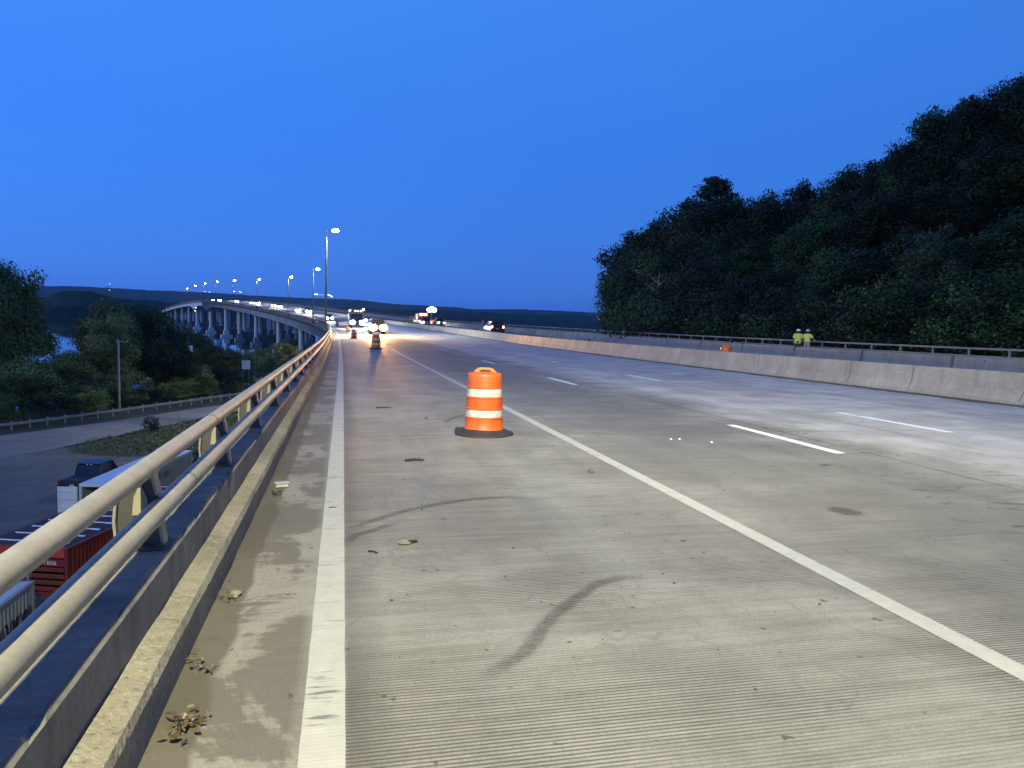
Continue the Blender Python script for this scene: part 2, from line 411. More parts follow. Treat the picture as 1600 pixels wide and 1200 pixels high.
def mat_paint(name, col=(.43, .425, .39)):
    t = NT(name); uv = t.uv()
    n1 = t.noise(uv, 9, 5, .65); n2 = t.noise(t.scale(uv, 30, 4), 1.0, 4, .6); n3 = t.noise(t.scale(uv, .7, .7), 1.0, 3)
    sp = t.n('ShaderNodeSeparateXYZ'); t.l(uv, sp.inputs[0])
    w = t.math('SINE', t.math('MULTIPLY', sp.outputs[0], 2 * math.pi / .0265))
    c = t.mix(t.mapr(n1, .35, .7), tuple(q * .80 for q in col), col)
    cl = t.n('ShaderNodeVectorMath', operation='DISTANCE'); t.l(t.scale(uv, 2.2, 5.0, off=(-3.27 * 2.2, -.085 * 5.0, 0)), cl.inputs[0])
    wear = t.mapr(t.math('ADD', t.math('ADD', t.math('MULTIPLY', n2, .7), t.math('MULTIPLY', n3, .4)), t.mapr(cl.outputs['Value'], .75, .2, 0, .12)), .625, .70)
    c = t.mix(t.math('MULTIPLY', wear, .8), c, (.10, .095, .085))
    c = t.mix(t.math('MULTIPLY', t.mapr(w, .5, 1.0), t.mapr(n1, .35, .6, 0, .28)), c, (.2, .19, .17))
    t.col(c); t.rough(.7); t.bump(n2, .3, .004)
    return t.mat

M = {}
M['deck'] = mat_deck('concrete_deck')
M['paint'] = mat_paint('road_paint')
M['paint_dash'] = mat_paint('dash_paint', (.90, .90, .88))  # whiter than the road paint; retroreflected light put into the colour
M['curb'] = mat_conc('kerb_concrete', (.145, .133, .10), (.285, .262, .198), (.09, .08, .06), .4, streaks=False, pit=True, bump=.8)
M['wall'] = mat_conc('wall_concrete', (.12, .115, .10), (.22, .21, .185), (.06, .057, .05), .6, uvs=True)
M['joint_dark'] = simple('open_joint', (.02, .02, .02), .9)
M['median'] = mat_conc('median_concrete', (.20, .195, .178), (.345, .336, .305), (.19, .185, .17), .5, uvs=True)
M['precast'] = mat_conc('precast_concrete', (.165, .17, .172), (.225, .232, .235), (.12, .125, .13), .35)
M['pier'] = mat_conc('pier_concrete', (.66, .65, .61), (.80, .79, .74), (.48, .47, .44), .5)
M['footing'] = mat_conc('footing_concrete', (.28, .28, .26), (.40, .39, .37), (.15, .15, .14), .6)
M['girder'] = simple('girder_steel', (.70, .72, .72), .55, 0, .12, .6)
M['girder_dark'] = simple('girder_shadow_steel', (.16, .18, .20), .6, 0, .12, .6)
M['pipe'] = simple('weathered_aluminium', (.285, .268, .228), .62, .15, .14, 5.0, bump=.12, spec=.4)
M['post'] = simple('rail_post_metal', (.085, .082, .075), .55, .5, .15, 6)  # the tubes' shade on the post webs is put into this dark colour
M['flange'] = simple('rail_flange_metal', (.30, .29, .25), .5, .5, .15, 6)
M['rail_grey'] = simple('galvanised_rail', (.15, .165, .175), .8, .0, .1, 3)
M['pole'] = simple('dark_pole_metal', (.09, .095, .10), .45, .6, .15, 3)
M['white_lamp'] = emis('lamp_glass', (1, .97, .90), 120)
M['orange'] = simple('orange_plastic', (.46, .075, .010), .5, 0, .1, 6, bump=.08, alt=(.58, .105, .012))
M['orange2'] = simple('sunfaded_orange_plastic', (.78, .18, .025), .4, 0, .1, 5)
M['reflect'] = simple('reflective_sheeting', (.34, .35, .33), .4, 0, .12, 9, alt=(.56, .57, .54))
M['rubber'] = simple('black_rubber', (.022, .022, .023), .75, 0, .3, 9, bump=.2)
M['bark'] = simple('bark', (.07, .06, .048), .9, 0, .35, 4, bump=.5)
M['bark_pale'] = simple('pale_dead_bark', (.26, .24, .20), .9, 0, .3, 3, bump=.3)
M['wood'] = simple('weathered_pole_wood', (.26, .24, .20), .9, 0, .3, 3)
M['glass'] = simple('car_glass', (.012, .014, .018), .08, 0, .1, 2)
M['tyre'] = simple('tyre_rubber', (.02, .02, .02), .85, 0, .2, 8)
M['rim'] = simple('wheel_rim', (.35, .36, .37), .35, .8, .1, 8)
M['head'] = emis('headlight_white', (1, .97, .92), 260)
M['headw'] = emis('headlight_warm', (1, .86, .62), 200)
M['amber'] = emis('headlight_amber', (1, .55, .10), 130)
M['ambers'] = emis('marker_amber', (1, .62, .2), 22)
M['red'] = emis('tail_red', (1, .10, .03), 20)
M['redhot'] = emis('brake_light', (1, .32, .12), 14)
M['hiviz'] = simple('hi_viz_fabric', (.75, .95, .03), .8, 0, .1, 8)
M['hiviz'].node_tree.nodes['Principled BSDF'].inputs['Emission Color'].default_value = (0, 0, 0, 1)
M['silver'] = simple('silver_tape', (.6, .55, .45), .4, 0, .1, 8)
M['skin'] = simple('skin', (.30, .17, .11), .6, 0, .1, 8)
M['jeans'] = simple('dark_trousers', (.035, .04, .05), .85, 0, .2, 8)
M['khaki'] = simple('grey_trousers', (.26, .27, .29), .85, 0, .2, 8)
M['hat_white'] = simple('white_hard_hat', (.75, .76, .75), .35)
M['hat_green'] = simple('pale_green_hard_hat', (.30, .62, .33), .35)
M['leaf_l'] = mat_leaf('foliage_riverside', (.050, .085, .026), (.26, .29, .09))
M['hair'] = simple('dark_hair', (.015, .012, .01), .8)
# ------------------------------------------------------------------ the setting: water, land, hills
WZ, GZ = -14.3, -11.75
def mat_water():
    t = NT('river_water'); v = t.pos()
    n1 = t.noise(t.scale(v, .35, .6, .5), 1.0, 5, .6); n2 = t.noise(t.scale(v, .02, .05, .05), 1.0, 3)
    t.col((.016, .024, .026)); t.rough(.02); t.b.inputs['Specular IOR Level'].default_value = .6
    t.bump(t.math('ADD', t.math('MULTIPLY', n1, .5), n2), .035, .12)
    return t.mat
M['water'] = mat_water()
mb = MB(); 
N = 24; RW = 9000
mb.add([(0, 0, WZ)] + [(RW * math.cos(2*math.pi*i/N), RW * math.sin(2*math.pi*i/N), WZ) for i in range(N)], [(0, 1 + i, 1 + (i + 1) % N) for i in range(N)])
tag(mb.build('water', M['water'], fix=False), kind='structure')

def sstep(a, b, x):
    t = min(max((x - a) / (b - a), 0), 1); return t * t * (3 - 2 * t)
def gz(x, y):
    nz = noise.noise(Vector((x * .05, y * .05, 0))) * 1.2 + noise.noise(Vector((x * .2, y * .2, 3))) * .25
    if x < 30:
        # left flat with the shore behind the trees
        shore_y = 112 + (x + 44) * 2.05 if x < -18 else 165 + (x + 18) * .8
        if x > 0: shore_y = 176
        dsh = shore_y - y
        if x < -46: dsh = min(dsh, (x + 60) * 1.2)
        k = sstep(-6, 10, dsh)
        zl = WZ - 2.5 + (GZ - WZ + 2.5) * k
        flat = 1 - sstep(-38, -30, -abs(x + 18) - max(0, y - 110)) * 0
        z = zl + (nz * .25 if dsh < 30 else 0) * k
    else:
        z = None
    # right hillside
    if x > 4:
        hgt = -11.75 + max(0, x - 6) * .18
        if x > 33: hgt += (x - 33) * .46 * min(max((175 - y) / 110, 0), 1.35)
        hgt = min(hgt, 26 + nz) + nz
        k = 1 - sstep(125, 160, y + (x - 40) * .25)
        zr = WZ - 2.5 + (hgt - WZ + 2.5) * k
        if z is None: z = zr
        else:
            w = sstep(4, 30, x); z = z * (1 - w) + zr * w
    return z
xs_ = frange(-75, 170, 3.5); ys_ = frange(-60, 230, 3.5)
vs_ = [(x, y, gz(x, y)) for y in ys_ for x in xs_]; nx = len(xs_)
fs_ = [(j*nx+i, j*nx+i+1, (j+1)*nx+i+1, (j+1)*nx+i) for j in range(len(ys_)-1) for i in range(nx-1)]
mb = MB(); mb.add(vs_, fs_)
M['ground'] = simple('wooded_ground', (.030, .038, .018), .95, 0, .4, .8, bump=.4, space='pos')
o = mb.build('ground', M['ground'], smooth=True, fix=False); tag(o, kind='structure')

M['asphalt'] = simple('old_asphalt', (.155, .148, .128), .9, 0, .25, .35, bump=.3, space='pos')
M['asphalt_lot'] = simple('gravelly_lot', (.105, .10, .085), .95, 0, .35, .22, bump=.4, space='pos')
def sheet(name, left, right, mat, z):
    mb = MB(); n = len(left)
    mb.add([(x, y, z) for x, y in left] + [(x, y, z) for x, y in right], [(i, n + i, n + i + 1, i + 1) for i in range(n - 1)])
    o = mb.build(name, mat, fix=False); tag(o, kind='structure'); return o
ROADF = [(-60, 47), (-45, 66), (-33.2, 82.6), (-29.2, 87.9), (-24.6, 94.7), (-19.3, 104.3), (-16.0, 109.5), (-6, 127), (5, 146)]
ROADN = [(-51, 38), (-38, 56), (-28.4, 70.4), (-25.8, 74.4), (-23.2, 80.6), (-20.8, 86.2), (-18.4, 91), (-9, 112), (3, 136)]
sheet('frontage_road', ROADF, ROADN, M['asphalt'], GZ + .34)
sheet('lot_pavement', [(-62, 5), (-51, 38), (-38, 56), (-28.4, 70.4), (-24, 77)], [(-2, 5), (-2, 38), (-2, 50), (-8, 70), (-23.9, 77)], M['asphalt_lot'], GZ + .336)
M['pline'] = simple('old_line_paint', (.20, .20, .20), .9, 0, .3, 1.0)
M['yline'] = simple('old_yellow_paint', (.16, .15, .11), .9, 0, .3, 1.0)
def lerp2(A, B, f): return [(a[0] + (b[0] - a[0]) * f, a[1] + (b[1] - a[1]) * f) for a, b in zip(A, B)]
for f in (.06, .93):
    sheet('road_line', lerp2(ROADF, ROADN, f - .006), lerp2(ROADF, ROADN, f + .006), M['pline'], GZ + .348)

# grass verge by the lot: grass blades on a low mound
GP = [(-24.3, 73.2), (-24.2, 77), (-22.6, 80.6), (-20.4, 85.6), (-17.6, 91.5), (-13.5, 99), (-8, 104), (-6, 84), (-9, 74), (-13, 71), (-17.3, 70.4), (-21, 70.8)]
def inpoly(x, y, P):
    c = False; j = len(P) - 1
    for i in range(len(P)):
        if (P[i][1] > y) != (P[j][1] > y) and x < (P[j][0] - P[i][0]) * (y - P[i][1]) / (P[j][1] - P[i][1]) + P[i][0]: c = not c
        j = i
    return c
mb = MB(); mb.add([(x, y, GZ + .352) for x, y in GP], [tuple(range(len(GP)))])
M['grass_soil'] = simple('grass_soil', (.05, .06, .022), .95, 0, .4, .6, space='pos')
tag(mb.build('grass_verge', M['grass_soil'], fix=False), kind='structure')
def leaf_mesh(name, pts, size, shades, mat, seed=1, up=.25, aspect=.6, per=None):
    g = np.random.default_rng(seed); n = len(pts)
    nrm = g.normal(size=(n, 3)); nrm[:, 2] += up * 2
    if per is not None: nrm = per + g.normal(size=(n, 3)) * .30; nrm[:, 2] += .15
    nrm = nrm / np.linalg.norm(nrm, axis=1)[:, None]
    t = np.cross(nrm, g.normal(size=(n, 3))); t /= np.linalg.norm(t, axis=1)[:, None]
    b = np.cross(nrm, t)
    sz = size * g.uniform(.6, 1.35, n)[:, None]
    P = np.empty((n, 4, 3))
    P[:, 0] = pts - t * sz; P[:, 1] = pts + b * sz * aspect; P[:, 2] = pts + t * sz; P[:, 3] = pts - b * sz * aspect
    me = bpy.data.meshes.new(name)
    me.vertices.add(n * 4); me.vertices.foreach_set('co', P.reshape(-1))
    me.loops.add(n * 4); me.loops.foreach_set('vertex_index', np.arange(n * 4))
    me.polygons.add(n); me.polygons.foreach_set('loop_start', np.arange(n) * 4); me.polygons.foreach_set('loop_total', np.full(n, 4))
    me.update()
    a = me.attributes.new('shade', 'FLOAT', 'FACE'); a.data.foreach_set('value', np.asarray(shades, dtype=np.float32))
    me.materials.append(mat)
    return me
M['grass'] = mat_leaf('grass_blades', (.055, .085, .022), (.19, .20, .07))
g = np.random.default_rng(3); pts = []
while len(pts) < 9000:
    x, y = g.uniform(-25, -5), g.uniform(70, 104)
    if inpoly(x, y, GP): pts.append((x, y, GZ + .36 + g.uniform(0, .35) * (noise.noise(Vector((x * .3, y * .3, 0))) + .9)))
me = leaf_mesh('grass', np.array(pts), .16, g.uniform(0, 1, len(pts)), M['grass'], 5, up=0, aspect=.25)
o = bpy.data.objects.new('grass', me); COL.objects.link(o); tag(o, 'rough green and straw grass patch beside the lower road and the gravel lot', 'grass', kind='stuff')

# far hills: one ridge on the horizon and a nearer wooded shore
FAR = [(-60, 1.0), (-40, .95), (-23.6, 1.03), (-21.66, 1.12), (-19.2, 1.243), (-17.8, 1.31), (-15.4, 1.294), (-12.5, 1.25), (-9.2, 1.254), (-6.2, 1.144), (-2.4, 1.10), (-.3, 1.124), (1.5, 1.092), (3.3, .91), (4.9, .866), (6.5, .82), (8.6, .787), (9.75, .66), (12.7, .765), (16.4, .75), (19.3, .676), (22.5, .75), (27.2, .736), (60, .8)]
MIDR = [(-60, .3), (-23.6, .30), (-20.3, .40), (-19.2, .60), (-18.4, 1.0), (-17.2, 1.03), (-16.3, .90), (-15.2, .66), (-13.5, .54), (-12.1, .45), (-9.2, .53), (-6.2, .50), (-.8, .443), (4, .449), (9.1, .461), (12.7, .422), (19.3, .418), (24.9, .433), (60, .45)]
def ridge(name, tab, rfun, depth, rough_, mat, st):
    bs = np.arange(-50, 62, st); tb = np.array(tab)
    rows = 9; vs_ = []; 
    for b in bs:
        el = np.interp(b, tb[:, 0], tb[:, 1]); R0 = rfun(b); front = R0 - depth
        H = R0 * math.tan(R(el)) + EYE - WZ
        for k in range(rows):
            f = [0, .02, .10, .25, .45, .65, .85, 1.0, 1.35][k]
            hh = H * [0, .34, .46, .58, .70, .82, .93, 1.0, .3][k] if rough_ > 4 else H * [0, .05, .14, .3, .5, .7, .88, 1.0, .4][k]
            rr = front + depth * f
            x, y = rr * math.sin(R(b)), rr * math.cos(R(b))
            nn = noise.noise(Vector((x * .02, y * .02, 5))) * rough_ + noise.noise(Vector((x * .07, y * .07, 1))) * rough_ * .55
            if k in (0,): nn = -2
            vs_.append((x, y, WZ + hh + nn * (1 if k < 8 else 0)))
    nb = len(bs)
    fs_ = [(i*rows+k, (i+1)*rows+k, (i+1)*rows+k+1, i*rows+k+1) for i in range(nb-1) for k in range(rows-1)]
    mb = MB(); mb.add(vs_, fs_); o = mb.build(name, mat, fix=False); tag(o, kind='structure'); return o
M['hill_far'] = simple('far_woods', (.040, .062, .032), 1, 0, .35, .006, space='pos', spec=0)
M['hill_mid'] = simple('shore_woods', (.035, .055, .026), 1, 0, .4, .02, space='pos', spec=0)
ridge('hills', FAR, lambda b: 6200, 1700, 3.5, M['hill_far'], .12)
ridge('wooded_shore', MIDR, lambda b: float(np.interp(b, [-30, -17, -10, 5, 20, 60], [1500, 1650, 2100, 2900, 3300, 3300])), float(260), 5.0, M['hill_mid'], .12)

# ------------------------------------------------------------------ road deck and markings
ssA = stations(-40, 1150)
o = sweep([(-.60, 0), (17.0, 0)], ssA, name='road', mat=M['deck']); tag(o, kind='structure')
o = sweep([(17.2, 0), (28.0, 0)], ssA, name='far_carriageway', mat=M['deck']); tag(o, kind='structure')
o = sweep([(28.05, .0), (28.05, .15), (29.8, .15), (29.8, -.5)], ssA, name='footway', mat=M['precast'], uvk=1); tag(o, kind='structure')
def strip(name, a0, a1, ss, dz=.004):
    o = sweep([(a0, dz), (a1, dz)], ss, name=name, mat=M['paint']); tag(o, kind='structure'); return o
ssE = sorted(set(stations(-40, 1150) + frange(0, 30, .12) + frange(30, 60, .5)))
o = strip('edge_line', 0.0, .175, ssE)
for v in o.data.vertices:   # ragged hand-worn edges near by
    if 0 < v.co.y < 60: v.co.x += (noise.noise(Vector((v.co.y * 3.1, v.co.x * 40, 1))) * .004 + noise.noise(Vector((v.co.y * 11, v.co.x * 40, 6))) * .004)
M['skid'] = NT('tyre_rubber_mark'); t = M['skid']; uvk = t.uv()
nz_ = t.math('ADD', t.math('MULTIPLY', t.noise(t.scale(uvk, 14, 30), 1.0, 5, .7), .6), t.math('MULTIPLY', t.noise(t.scale(uvk, 60, 3), 1.0, 3, .6), .4))
sp_ = t.n('ShaderNodeSeparateXYZ'); t.l(uvk, sp_.inputs[0])
edge = t.mapr(t.math('ABSOLUTE', t.math('SUBTRACT', sp_.outputs[1], .5)), .5, .15, smooth=True); ends = t.math('MINIMUM', t.mapr(sp_.outputs[0], 0, .25), t.mapr(sp_.outputs[0], 1, .8))
t.col((.03, .029, .028)); t.rough(.8); t.val(t.math('MULTIPLY', t.math('MULTIPLY', edge, ends), t.mapr(nz_, .34, .62, .04, .46)), t.b.inputs['Alpha'])
def skid(pts, w0):
    P = []
    for i in range(len(pts) - 1):
        for q in range(6): f = q / 6; P.append((pts[i][0] + (pts[i+1][0] - pts[i][0]) * f, pts[i][1] + (pts[i+1][1] - pts[i][1]) * f))
    P.append(pts[-1]); vs_ = []; n = len(P)
    for i, (s, a) in enumerate(P):
        q, p = P[min(i+1, n-1)], P[max(i-1, 0)]; ds, da = q[0]-p[0], q[1]-p[1]; l = math.hypot(ds, da) or 1
        for sg in (-1, 1): vs_.append(at(s + sg * w0 * (-da) / l, a + sg * w0 * ds / l, .0035)[:])
    me = bpy.data.meshes.new('skid_mark'); me.from_pydata(vs_, [], [(2*i, 2*i+1, 2*i+3, 2*i+2) for i in range(n-1)]); ul = me.uv_layers.new(name='UVMap')
    for l_ in me.loops: ul.data[l_.index].uv = (l_.vertex_index // 2 / (n - 1), l_.vertex_index % 2)
    me.materials.append(M['skid'].mat); o = bpy.data.objects.new('skid_mark', me); COL.objects.link(o); tag(o, kind='structure')
skid([(3.25, .78), (3.36, .87), (3.51, 1.04), (3.69, 1.17), (3.84, 1.25), (4.01, 1.37), (4.24, 1.57), (4.47, 1.79), (4.55, 2.0), (4.52, 2.25)], .065)
skid([(5.9, .15), (6.11, .29), (6.37, .51), (6.59, .75), (6.79, 1.06), (6.93, 1.39), (6.97, 1.72), (6.86, 2.05)], .07)
skid([(5.6, .2), (5.82, .25), (5.94, .39), (6.21, .65)], .06)
skid([(12.5, 1.9), (12.9, 1.95), (13.4, 2.18), (13.89, 2.54), (14.0, 2.9)], .09)
strip('shoulder_line', 3.375, 3.53, stations(-40, 1150))
strip('median_edge_line', 15.6, 15.72, stations(60, 1150))
def dashes(a, ph, smax):
    vs_ = []; fs_ = []; uv = []
    k = -3
    while ph + 12.19 * k < smax:
        s0 = ph + 12.19 * k; k += 1
        b = len(vs_)
        for s in (s0, s0 + 1.52, s0 + 3.05):
            for aa in (a - .085, a + .085):
                vs_.append(at(s, aa, .004)[:]); uv.append((s, aa))
        fs_ += [(b, b+1, b+3, b+2), (b+2, b+3, b+5, b+4)]
    me = bpy.data.meshes.new('lane_dashes'); me.from_pydata(vs_, [], fs_); ul = me.uv_layers.new(name='UVMap')
    for l in me.loops: ul.data[l.index].uv = uv[l.vertex_index]
    me.materials.append(M['paint_dash'])
    o = bpy.data.objects.new('lane_dashes', me); COL.objects.link(o); tag(o, kind='structure')
dashes(6.97, 9.004, 420); dashes(10.53, 10.83, 420); dashes(22.4, 9.0, 400)

# ------------------------------------------------------------------ left parapet, rail, lamps
PAR = [(-.577, -.05), (-.582, .165), (-.600, .20), (-.712, .225), (-.720, .425), (-.738, .447), (-1.02, .45), (-1.02, -.75), (-.9, -.75)]
par = empty('bridge_parapet', at(0, -.9)[:]); 
tag(par, 'weathered concrete parapet wall with a stepped kerb along the left shoulder', 'wall')
def child_world(o, p):
    o.parent = p; o.matrix_parent_inverse = Matrix.Translation(p.location).inverted() if p.rotation_euler.z == 0 else p.matrix_world.inverted()
ssn = stations(-40, 1150)
kerb = sweep([(-.577, -.05), (-.582, .165), (-.600, .20), (-.712, .222), (-.712, -.05)], sorted(set(ssn + frange(0, 40, .12))), name='kerb', mat=M['curb'], uvk=1)
# chipped, uneven kerb edge near the camera
for v in kerb.data.vertices:
    q = v.co
    if -2 < q.y < 45:
        n_ = noise.noise(Vector((q.y * 2.1, q.z * 9, 4))) * .012
        if q.z > path(q.y)[2] + .1: v.co.x += n_; v.co.z += n_ * .6
wall = sweep([(-.714, .15), (-.720, .422), (-.742, .447), (-1.05, .45), (-1.05, -.75)], sorted(set(ssn + frange(0, 40, .12))), name='parapet_wall', mat=M['wall'], uvk=1)
for v in wall.data.vertices:
    q = v.co; hz = q.z - path(q.y)[2]
    if -2 < q.y < 45 and .40 < hz < .449 and q.x > -.95:
        n_ = noise.noise(Vector((q.y * .9, 2, 9))) + .45 * noise.noise(Vector((q.y * 6.0, hz * 20, 9)))
        v.co.z -= max(0, n_ - .12) * .085; v.co.x -= max(0, n_ - .12) * .06
chp = sweep([(-.742, .4475), (-.705, .421), (-.705, .4205), (-.742, .447)], [0, .1], name='tmp', mat=M['curb']); bpy.data.objects.remove(chp)
for o in (kerb, wall): child_world(o, par)

rail = empty('parapet_rail', at(0, -.85, .45)[:])
tag(rail, 'twin tube metal railing on curved posts along the left parapet', 'railing')
def ring(a0, z0, r, n=16): return [(a0 + r * math.cos(2*math.pi*k/n), z0 + r * math.sin(2*math.pi*k/n)) for k in range(n)]
for a0, z0, r in ((-.79, .653, .056), (-.83, .893, .0505)):
    o = sweep(ring(a0, z0, r), stations(-10, 900), closed=True, name='rail_pipe', mat=M['pipe'], uvk=1, smooth=True); child_world(o, rail)
def post_mesh(sec, mb_web, mb_fl):
    pass
def make_post():
    web = MB(); 
    # plate across the wall: outline in (a, z) from base to the upper tube
    pl = [(-.735, .468), (-.955, .468), (-.965, .60), (-.955, .72), (-.92, .82), (-.87, .885), (-.80, .86), (-.772, .80), (-.765, .745), (-.755, .62)]
    web.prism([(a, z - .45) for a, z in pl], -.013, .013, 'Y')
    fls = []
    # front flange below the lower tube, between the tubes, and the curved back flange
    fl = MB(); fls.append(fl); fl.prism([(-.728, .018), (-.742, .018), (-.768, .17), (-.753, .20)], -.045, .045, 'Y')
    fl = MB(); fls.append(fl); fl.prism([(-.757, .29), (-.771, .29), (-.80, .415), (-.783, .42)], -.045, .045, 'Y')
    back = [(-.957, .018), (-.967, .15), (-.957, .27), (-.922, .37), (-.872, .435)]
    fl = MB(); fls.append(fl); fl.prism(back + [(p[0] - .014, p[1]) for p in reversed(back)], -.045, .045, 'Y')
    base = MB(); base.box((-.845, 0, .009), (.25, .19, .018))
    for sx in (-.1, .1):
        for sy in (-.07, .07): base.lathe([(.014, .018), (.014, .034), (.0, .036)], 6, (-.845 + sx, sy, 0))
    bl = MB()
    # added cream tongue: the lit patch between the tubes' shadows
    bl.prism([(-.81, .18), (-.89, .18), (-.88, .28), (-.86, .325), (-.835, .32), (-.815, .27)], -.026, -.0135, 'Y')
    return web, fls, base, bl
for a0, z0, r, off in ((-.79, .653, .0573, 4.9), (-.83, .893, .0518, 6.0)):
    k = 0
    while k < 9:
        s_ = off + 7.14 * k; k += 1
        o = sweep(ring(a0, z0, r), [s_ - .012, s_ + .012], closed=True, name='splice', mat=M['post'], uvk=1); child_world(o, rail)
web, fl, base, bl = make_post()
M['lit_patch'] = simple('cream_lit_patch', (.30, .265, .18), .6, .1, .12, 5)  # cream colour stands for light falling between the tubes
p0 = web.build('post', M['post'], rail, bevel=.002)
b0 = [q.build('flange', M['flange'], p0) for q in fl]; c0 = base.build('base_plate', M['post'], p0); d0 = bl.build('bracket', M['lit_patch'], p0)  # bracket here is the painted lit patch on the web
pv, ff = [], []
k = 0
s = 1.82
while s < 560:
    if k < 100:
        o = p0 if k == 0 else copy_tree(p0, rail)
        x, y, z, th = path(s)
        o.matrix_parent_inverse = Matrix.Translation(rail.location).inverted()
        o.location = at(s, -.034, .442 + .0001); o.rotation_euler = (0, 0, th)
    else:
        x, y, z, th = path(s); b = len(pv); c_, s_ = math.cos(th), math.sin(th)
        for vx, vy, vz in web.v: pv.append((x + vx * c_ - vy * s_, y + vx * s_ + vy * c_, z + vz + .45))
        ff += [tuple(i + b for i in f) for f in web.f]
    s += 2.38; k += 1
mb = MB(); mb.add(pv, ff); o = mb.build('post', M['post']); tag(o, kind='stuff'); child_world(o, rail)

# street lamps
lampL = ['tallest black street lamp, first one along the left rail', 'street lamp with a long side arm, second along the left rail']
def lamp_pole(arm_low):
    root = empty('street_lamp')
    mb = MB(); mb.box((0, 0, -.38), (.62, .75, .86)); mb.build('pedestal', M['wall'], root, bevel=.02).location = (0, 0, 0)
    mb = MB(); mb.tube([(0, 0, .05), (0, 0, 4), (0, 0, 12.2)], [.135, .115, .075], 12); mb.box((0, 0, .09), (.38, .38, .10)); mb.lathe([(.16, .14), (.16, .5), (.14, .55)], 10)
    mb.build('pole', M['pole'], root, smooth=40)
    mb = MB(); mb.tube([(0, 0, 12.05), (.35, 0, 12.15), (.75, 0, 12.15)], .045, 8); mb.build('arm', M['pole'], root)
    mb = MB(); mb.box((1.0, 0, 12.16), (.62, .32, .13), taper=.8); hd = mb.build('lamp_head', M['pole'], root, bevel=.02)
    mb = MB(); mb.ball((1.04, 0, 12.06), .40, .30, .22); mb.build('lamp_glass', M['white_lamp'], hd, smooth=True)  # globe enlarged, the lamp's glare put into its shape
    if arm_low:
        mb = MB(); mb.tube([(0, 0, 6.05), (4.1, 0, 6.05)], .05, 8); mb.box((4.05, 0, 6.0), (.5, .2, .14)); mb.build('side_arm', M['pole'], root)
        for q in range(3):
            mb = MB(); mb.box((.62, 0, 6.18), (.7, .1, .10)) if q == 0 else mb.ball((3.55, 0, 6.14), .16, .12, .1) if q == 1 else mb.ball((4.25, 0, 5.80), .13, .12, .1)
            mb.build('side_light', M['sidelight'], root)
    return root
M['sidelight'] = emis('side_light', (.9, .97, 1), 9)
protoA = lamp_pole(False); protoB = lamp_pole(True)
usedA = usedB = False
LAMP = [94.0, 183, 258, 345.8, 428, 510, 590, 673, 750]
for i, s in enumerate(LAMP):
    low = i in (1, 4, 6)
    if low: o = copy_tree(protoB) if usedB else protoB; usedB = True
    else: o = copy_tree(protoA) if usedA else protoA; usedA = True
    x, y, z, th = path(s)
    o.location = at(s, -1.36, .50); o.rotation_euler = (0, 0, th)
    lab = ['tallest, nearest black street lamp standing on the left parapet', 'street lamp with a thin side arm at half height, just left of the nearest lamp', 'slim lit street lamp, third along the left parapet from the camera', 'lit street lamp, fourth along the parapet, right of the arched span', 'lit street lamp with a short low arm, above the near end of the arched span',
           'lit street lamp straight above the middle of the arched span', 'small lit lamp with a low side arm, left of the arched span', 'tiny lit lamp, second smallest in the row on the bridge', 'tiniest lit lamp at the far left end of the row on the bridge'][i]
    tag(o, lab, 'street lamp', 'street lamps along the left parapet')
    ld = bpy.data.lights.new('lamp_light', 'SPOT'); ld.energy = 26000 if i == 0 else 24000; ld.spot_size = R(150); ld.spot_blend = .6; ld.shadow_soft_size = .2; ld.color = (1, .93, .80)
    lo = bpy.data.objects.new('lamp_light', ld); COL.objects.link(lo); lo.parent = o; lo.location = (1.2, 0, 11.7)
# the lamp just behind the camera that lights the foreground
o = copy_tree(protoA); o.location = at(-7.0, -2.06, .50); tag(o, 'street lamp on the left parapet behind the viewer', 'street lamp', 'street lamps along the left parapet')
ld = bpy.data.lights.new('lamp_light', 'SPOT'); ld.energy = 30000; ld.spot_size = R(165); ld.spot_blend = .5; ld.shadow_soft_size = .16; ld.color = (.96, .895, .54)
lo = bpy.data.objects.new('lamp_light', ld); COL.objects.link(lo); lo.parent = o; lo.location = (1.2, 0, 11.7); lo.rotation_euler = (R(18), 0, 0)
# the same lamp's forward throw along the road
ld = bpy.data.lights.new('lamp_light', 'SPOT'); ld.energy = 38000; ld.spot_size = R(41); ld.spot_blend = 1.0; ld.shadow_soft_size = .16; ld.color = (.96, .91, .64)
lo = bpy.data.objects.new('lamp_light', ld); COL.objects.link(lo); lo.parent = o; lo.location = (1.25, .05, 11.7)
lo.rotation_euler = Vector((9.0, 23.5, -12.5)).to_track_quat('-Z', 'Y').to_euler()

# ------------------------------------------------------------------ median and far barrier
MED = [(16.77, -.02), (16.77, .08), (16.90, .33), (16.95, .79), (16.965, .80), (17.095, .80), (17.11, .79), (17.16, .33), (17.29, .08), (17.29, -.02)]
med = sweep(MED, sorted(set(stations(-10, 1100))), name='median_barrier', mat=M['median'], uvk=1)
tag(med, 'long stained concrete median barrier between the two carriageways', 'barrier')
# dark joints in the median as thin recessed strips
M['joint'] = simple('joint_filler', (.05, .048, .045), .9)
for s in (15.3, 19.1, 21.9, 27.6, 31.8, 36, 43, 51, 59, 68):
    jm = MB()
    for (a0, z0), (a1, z1) in zip(MED[1:4], MED[2:5]):
        p = [at(s - .012, a0 - .0025, z0), at(s + .012, a0 - .0025, z0), at(s + .012, a1 - .0025, z1), at(s - .012, a1 - .0025, z1)]
        jm.add([q[:] for q in p], [(0, 1, 2, 3)])
    o = jm.build('joint', M['joint'], fix=False); o.parent = med

